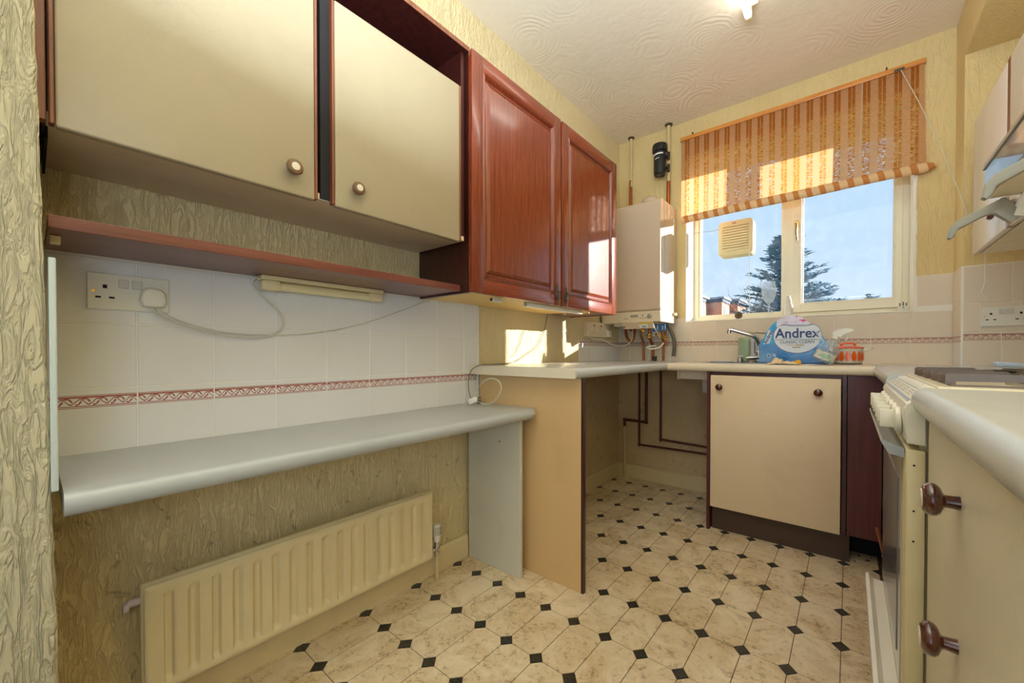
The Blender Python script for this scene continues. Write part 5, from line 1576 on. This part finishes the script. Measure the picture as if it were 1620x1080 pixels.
for k in range(6):
    ob('grip_ring', cyl(bm_new(), (0.872 + k * 0.009, 2.665, 1.0367), (0.875 + k * 0.009, 2.665, 1.0367), 0.0092, seg=12), MT['iron'], brs)
ob('handle', tube(bm_new(), [(0.926, 2.665, 1.0375), (0.970, 2.668, 1.033), (1.02, 2.672, 1.036)], 0.0030, 8), MT['iron'], brs, smooth=True)

# trigger spray bottle
sb = thing('spray_bottle', (1.275, 2.29, 0.8625), 'clear trigger spray bottle leaning in front of the orange-lidded pot', 'bottle')
axis = Vector((0.42, 0.0, 0.91)).normalized()
base = (1.262, 2.272, 0.880)
bm = lathe(bm_new(), [(0, -0.002), (0.036, 0), (0.040, 0.008), (0.040, 0.050), (0.034, 0.066), (0.024, 0.092), (0.0135, 0.112)], base, axis, 28)
for v_ in bm.verts:
    v_.co.z = max(v_.co.z, 0.8628)
ob('body', bm, MT['clear_plastic'], sb, smooth=True)
bm = lathe(bm_new(), [(0.0405, 0.010), (0.0408, 0.046)], base, axis, 28)
for v_ in bm.verts:
    v_.co.z = max(v_.co.z, 0.8628)
m = M('spray_label', 0.35)
m.col(m.mix(m.ramp(m.noise(m.pos(), 42, 2, 0.5), [(0.52, BW(0)), (0.56, BW(1))]), srgb(214, 216, 208), srgb(150, 190, 160)))
ob('label', bm, m.m, sb, smooth=True)
hp = Vector(base) + axis * 0.112
bm = cyl(bm_new(), hp, hp + axis * 0.018, 0.0145, 0.0125, seg=18)
pts = [(hp.x - 0.006, hp.z + 0.012), (hp.x - 0.010, hp.z + 0.028), (hp.x + 0.006, hp.z + 0.040), (hp.x + 0.034, hp.z + 0.047), (hp.x + 0.062, hp.z + 0.043), (hp.x + 0.066, hp.z + 0.034), (hp.x + 0.046, hp.z + 0.026), (hp.x + 0.028, hp.z + 0.016), (hp.x + 0.022, hp.z + 0.008)]
b2 = prism(bm, pts, 'y', base[1] - 0.010, base[1] + 0.010)
ob('trigger_head', bm, MT['white_plastic'], sb, smooth=True)
ob('trigger', tube(bm_new(), [(hp.x + 0.040, base[1], hp.z + 0.024), (hp.x + 0.046, base[1], hp.z + 0.008), (hp.x + 0.040, base[1], hp.z - 0.006)], 0.0038, 8), MT['white_plastic'], sb, smooth=True)
ob('dip_tube', tube(bm_new(), [hp, Vector(base) + axis * 0.05, Vector(base) + axis * 0.012], 0.0016, 6), MT['white_plastic'], sb, smooth=True)

# enamel pot
pt = thing('enamel_pot', (1.355, 2.505, 0.8645), 'white enamel casserole with orange leaf pattern and orange lid beside the window corner', 'pot')
PC = (1.355, 2.505)
ob('pan', lathe(bm_new(), [(0, 0), (0.052, 0), (0.056, 0.004), (0.059, 0.070), (0.0605, 0.072), (0.0575, 0.072), (0.055, 0.006), (0, 0.004)], (PC[0], PC[1], 0.8675), seg=40), plain('enamel_white', srgb(226, 216, 198), 0.2), pt, smooth=True)
MT['orange'] = plain('orange_enamel', srgb(226, 92, 24), 0.22)
for k in range(9):
    a = -PI / 2 + (k - 4) * 0.40
    bm = bm_new()
    ring_ = []
    for q in range(16):
        tt = 2 * PI * q / 16
        w_ = 0.0096 * math.sin(tt) * (1 + 0.25 * math.cos(tt))
        h_ = 0.024 * math.cos(tt)
        r_ = 0.0562 + 0.0430 * 0.003 / 0.06 + (h_ + 0.036) * 0.04 + 0.0012
        aa = a + w_ / 0.058
        ring_.append(bm.verts.new((PC[0] + r_ * math.cos(aa), PC[1] + r_ * math.sin(aa), 0.8675 + 0.036 - h_)))
    f = bm.faces.new(ring_)
    bmesh.ops.triangulate(bm, faces=[f])
    ob('leaf_print', bm, MT['orange'], pt)
ld = ob('lid', lathe(bm_new(), [(0.061, 0.072), (0.062, 0.076), (0.056, 0.080), (0.030, 0.085), (0, 0.086)], (PC[0], PC[1], 0.8675), seg=40), MT['orange'], pt, smooth=True)
bm = bm_new()
tube(bm, [(PC[0] - 0.026, PC[1], 0.8675 + 0.083), (PC[0] - 0.024, PC[1], 0.8675 + 0.095), (PC[0], PC[1], 0.8675 + 0.098), (PC[0] + 0.024, PC[1], 0.8675 + 0.095), (PC[0] + 0.026, PC[1], 0.8675 + 0.083)], 0.0045, 8)
ob('lid_handle', bm, MT['orange'], ld, smooth=True)
ob('side_handle', tube(bm_new(), [(PC[0] + 0.058, PC[1] - 0.022, 0.930), (PC[0] + 0.088, PC[1] - 0.018, 0.938), (PC[0] + 0.094, PC[1] + 0.0, 0.941), (PC[0] + 0.088, PC[1] + 0.018, 0.938), (PC[0] + 0.058, PC[1] + 0.022, 0.930)], 0.0022, 8), MT['steel'], pt, smooth=True)
ob('side_handle', tube(bm_new(), [(PC[0] - 0.058, PC[1] - 0.022, 0.930), (PC[0] - 0.088, PC[1] - 0.018, 0.934), (PC[0] - 0.094, PC[1] + 0.0, 0.936), (PC[0] - 0.088, PC[1] + 0.018, 0.934), (PC[0] - 0.058, PC[1] + 0.022, 0.930)], 0.0022, 8), MT['steel'], pt, smooth=True)
ob('base_trivet', lathe(bm_new(), [(0, 0), (0.056, 0), (0.056, 0.0025), (0, 0.0025)], (PC[0], PC[1], 0.8648), seg=28), MT['black_plastic'], pt)

# crumpled cloth
from mathutils import noise as mn
bm = bm_new()
bmesh.ops.create_grid(bm, x_segments=40, y_segments=22, size=1.0)
for v_ in bm.verts:
    u, w_ = v_.co.x, v_.co.y
    r2 = (u * u + w_ * w_)
    env = max(0.0, 1 - r2 * 0.75)
    h = 0.018 * env * (0.45 + abs(mn.noise(Vector((u * 1.7, w_ * 1.5, 1.3)))) * 2.0) * (1.25 if u < -0.1 else 0.7)
    v_.co = Vector((1.118 + u * 0.068 + 0.005 * mn.noise(Vector((u * 3, w_ * 3, 5))), 2.262 + w_ * 0.038, 0.8655 + h))
single('dishcloth', bm, plain('cloth_beige', srgb(222, 200, 162), 0.85), 'crumpled beige dishcloth in front of the toilet roll pack', 'cloth', smooth=True)
bm = sphere(bm_new(), (1.172, 2.252, 0.8745), 0.0120, 1.1, 0.9, 0.9, 14, 10)
for v_ in bm.verts:
    v_.co += Vector((1, 1, 1)) * 0.003 * mn.noise(v_.co * 90)
single('yellow_sponge', bm, plain('sponge_yellow', srgb(228, 170, 40), 0.9), 'small yellow sponge scrap at the right end of the dishcloth', 'sponge', smooth=True)
bd = thing('plastic_bowl', (0.72, 2.47, 0.80), 'pale blue bowl rim just showing in the sink, left of the tap', 'bowl')
ob('bowl_body', lathe(bm_new(), [(0, 0), (0.035, 0), (0.052, 0.05), (0.058, 0.070), (0.060, 0.071), (0.054, 0.052), (0.034, 0.004), (0, 0.003)], (0.790, 2.47, 0.7985), seg=32), MT['blue_tint'], bd, smooth=True)

# ================================================================ CEILING LIGHT
cl = thing('ceiling_light', (0.997, 1.4, 2.42), 'bare fluorescent tube light fitting on the ceiling', 'light')
ob('batten', bx(bm_new(), 1.000, 1.045, 0.85, 1.985, 2.436, 2.4755, 0.003), MT['white_plastic'], cl)
m = M('lit_tube', 0.4)
m.b.inputs['Emission Color'].default_value = (1.0, 0.97, 0.90, 1)
m.b.inputs['Emission Strength'].default_value = 13.0
ob('tube', cyl(bm_new(), (0.998, 0.83, 2.425), (0.998, 2.012, 2.425), 0.0145), m.m, cl, smooth=True)
ob('lamp_holder', bx(bm_new(), 0.985, 1.012, 2.012, 2.030, 2.410, 2.4755, 0.004), MT['ivory_plastic'], cl, smooth=True)
ob('lamp_holder', bx(bm_new(), 0.985, 1.012, 0.812, 0.830, 2.410, 2.4755, 0.004), MT['ivory_plastic'], cl, smooth=True)

# ================================================================ OUTSIDE
struct('ground', bx(bm_new(), -60, 60, 6, 120, -3.2, -3.0), plain('ground_grass', srgb(96, 110, 70), 0.9))
def brick_mat(name, c1, c2, mortar):
    m = M(name, 0.85)
    sp = m.n('SeparateXYZ', {'Vector': m.n('NewGeometry').outputs['Position']})
    cv = m.n('CombineXYZ', {'X': m.math('ADD', sp.outputs['X'], sp.outputs['Y']), 'Y': sp.outputs['Z'], 'Z': 0.0})
    b = m.n('TexBrick', {'Vector': cv.outputs[0], 'Color1': c1, 'Color2': c2, 'Mortar': mortar, 'Scale': 1.0, 'Mortar Size': 0.008, 'Brick Width': 0.225, 'Row Height': 0.075})
    m.col(b.outputs[0])
    return m.m
MT['brick'] = brick_mat('orange_brick', srgb(232, 150, 112), srgb(218, 132, 98), srgb(226, 196, 176))
MT['fascia'] = plain('roof_fascia', srgb(150, 170, 184), 0.6)
MT['roof'] = plain('roof_edge_dark', srgb(70, 84, 110), 0.7)
MT['far_glass'] = plain('far_window_glass', srgb(150, 190, 196), 0.1)
for k, (x, y0, y1, top, lb) in enumerate(((-6.04, 23.5, 28.2, 4.55, 'nearest flat-roofed brick house at the left edge of the window'),
                                      (-5.24, 28.6, 30.7, 4.62, 'middle flat-roofed brick house seen through the window'),
                                      (-4.84, 31.4, 34.2, 4.75, 'farthest flat-roofed brick house, next to the tree'))):
    h = thing('house', (x - 4, y0, -3.0), lb, 'house')
    ob('wall', bx(bm_new(), x - 8, x, y0, y1, -3.0, top - 0.35), MT['brick'], h)
    ob('roof', bx(bm_new(), x - 8.2, x + 0.15, y0 - 0.05, y1 + 0.05, top - 0.12, top), MT['fascia'], h)
    ob('fascia', bx(bm_new(), x - 8.1, x + 0.05, y0 - 0.03, y1 + 0.03, top - 0.35, top - 0.12), MT['roof'], h)
    wy0 = y0 + (y1 - y0) * (0.28 if k else 0.48); wy1 = y0 + (y1 - y0) * (0.74 if k else 0.86)
    w_ = ob('window', bx(bm_new(), x, x + 0.04, wy0, wy1, 1.0, top - 0.62), MT['upvc'], h)
    ob('pane', bx(bm_new(), x + 0.04, x + 0.05, wy0 + 0.08, wy1 - 0.08, 1.1, top - 0.70), MT['far_glass'], w_)

m = M('conifer_needles_hazed', 0.8)
m.col(m.mix(m.noise(m.pos(), 1.3, 3), srgb(98, 136, 160), srgb(146, 178, 190)))  # blue-grey base with the distance haze painted in
MT['needles'] = m.m
MT['bark'] = plain('bark', srgb(78, 66, 60), 0.9)
def conifer(cx, cy, z0, top, R, label, nb, seed):
    rnd = random.Random(seed)
    t = thing('conifer_tree', (cx, cy, z0), label, 'tree')
    ob('trunk', cyl(bm_new(), (cx, cy, z0), (cx, cy, top - 0.3), 0.16, 0.02, seg=8), MT['bark'], t)
    verts, faces = [], []
    bmb = bm_new()
    for b in range(nb):
        f = (b + rnd.random()) / nb
        z = top - (top - z0 - 1.6) * f ** 0.9
        L = R * (0.10 + 0.90 * min(1, f * 1.9) ** 0.75) * (0.65 + 0.55 * rnd.random())
        a = rnd.random() * 2 * PI
        rise = 0.55 - 0.35 * f + 0.2 * rnd.random()
        d = Vector((math.cos(a), math.sin(a), rise))
        p0 = Vector((cx, cy, z))
        steps = max(4, int(L / 0.16))
        pts = []
        for s in range(steps + 1):
            q = s / steps
            pts.append(p0 + Vector((d.x * L * q, d.y * L * q, rise * L * q - 0.28 * L * q * q + 0.12 * L * q ** 3)))
        if b % 2 == 0: tube(bmb, [pts[0], pts[len(pts) // 2], pts[-1]], lambda tt: 0.018 * (1 - tt) + 0.004, 4, smooth=False)
        for s in range(1, steps + 1):
            p = pts[s]
            for _ in range(9):
                ang = rnd.random() * 2 * PI
                tw = Vector((math.cos(ang), math.sin(ang), 0.35 * rnd.random() - 0.02)) * (0.10 + 0.18 * rnd.random()) + Vector((d.x, d.y, 0.15)) * 0.10
                w = Vector((-tw.y, tw.x, 0)).normalized() * (0.022 + 0.02 * rnd.random())
                o_ = p + Vector((rnd.uniform(-.05, .05), rnd.uniform(-.05, .05), rnd.uniform(-.05, .05)))
                i0 = len(verts)
                verts.extend([o_ - w, o_ + w, o_ + tw * 0.6 + w * 0.8 + Vector((0, 0, 0.02)), o_ + tw, o_ + tw * 0.6 - w * 0.8 - Vector((0, 0, 0.02))])
                faces.append((i0, i0 + 1, i0 + 2, i0 + 3, i0 + 4))
    me = bpy.data.meshes.new('foliage')
    org = Vector((cx, cy, z0))
    me.from_pydata([v - org for v in verts], [], faces)
    me.materials.append(MT['needles'])
    o = bpy.data.objects.new('foliage', me)
    COL.objects.link(o); o.parent = t; WP[o] = org
    o['kind'] = 'stuff'
    bo_ = ob('branches', bmb, MT['bark'], t); bo_['kind'] = 'stuff'
conifer(-0.95, 22.0, -3.0, 6.25, 2.0, 'tall blue-green conifer behind the window mullion', 300, 11)
conifer(2.19, 30.0, -3.0, 4.10, 1.7, 'lower conifer top at the foot of the right hand pane', 90, 5)

bt = thing('bare_tree', (-1.45, 16.6, -3.0), 'bare twiggy tree between the houses and the conifer', 'tree')
rnd = random.Random(4)
bm = cyl(bm_new(), (-1.45, 16.6, -3.0), (-1.45, 16.6, 2.4), 0.07, 0.03, seg=6)
ob('trunk', bm, MT['bark'], bt)
bm = bm_new()
for k in range(46):
    a = rnd.random() * 2 * PI
    z = 0.9 + rnd.random() * 1.6
    L_ = 0.4 + rnd.random() * 0.8
    p0 = Vector((-1.45, 16.6, z))
    p1 = p0 + Vector((math.cos(a) * L_ * 0.6, math.sin(a) * L_ * 0.6, L_ * 0.45))
    p2 = p0 + Vector((math.cos(a) * L_, math.sin(a) * L_, L_ * 0.95))
    tube(bm, [p0, p1, p2], 0.007, 3, smooth=False)
    for q in range(4):
        b_ = p1.lerp(p2, rnd.random())
        tube(bm, [b_, b_ + Vector((rnd.uniform(-.3, .3), rnd.uniform(-.3, .3), rnd.uniform(.05, .4)))], 0.004, 3, smooth=False)
ob('twigs', bm, MT['bark'], bt)['kind'] = 'stuff'
print('objects', len(bpy.data.objects), 'tris', sum(len(m_.polygons) for m_ in bpy.data.meshes))
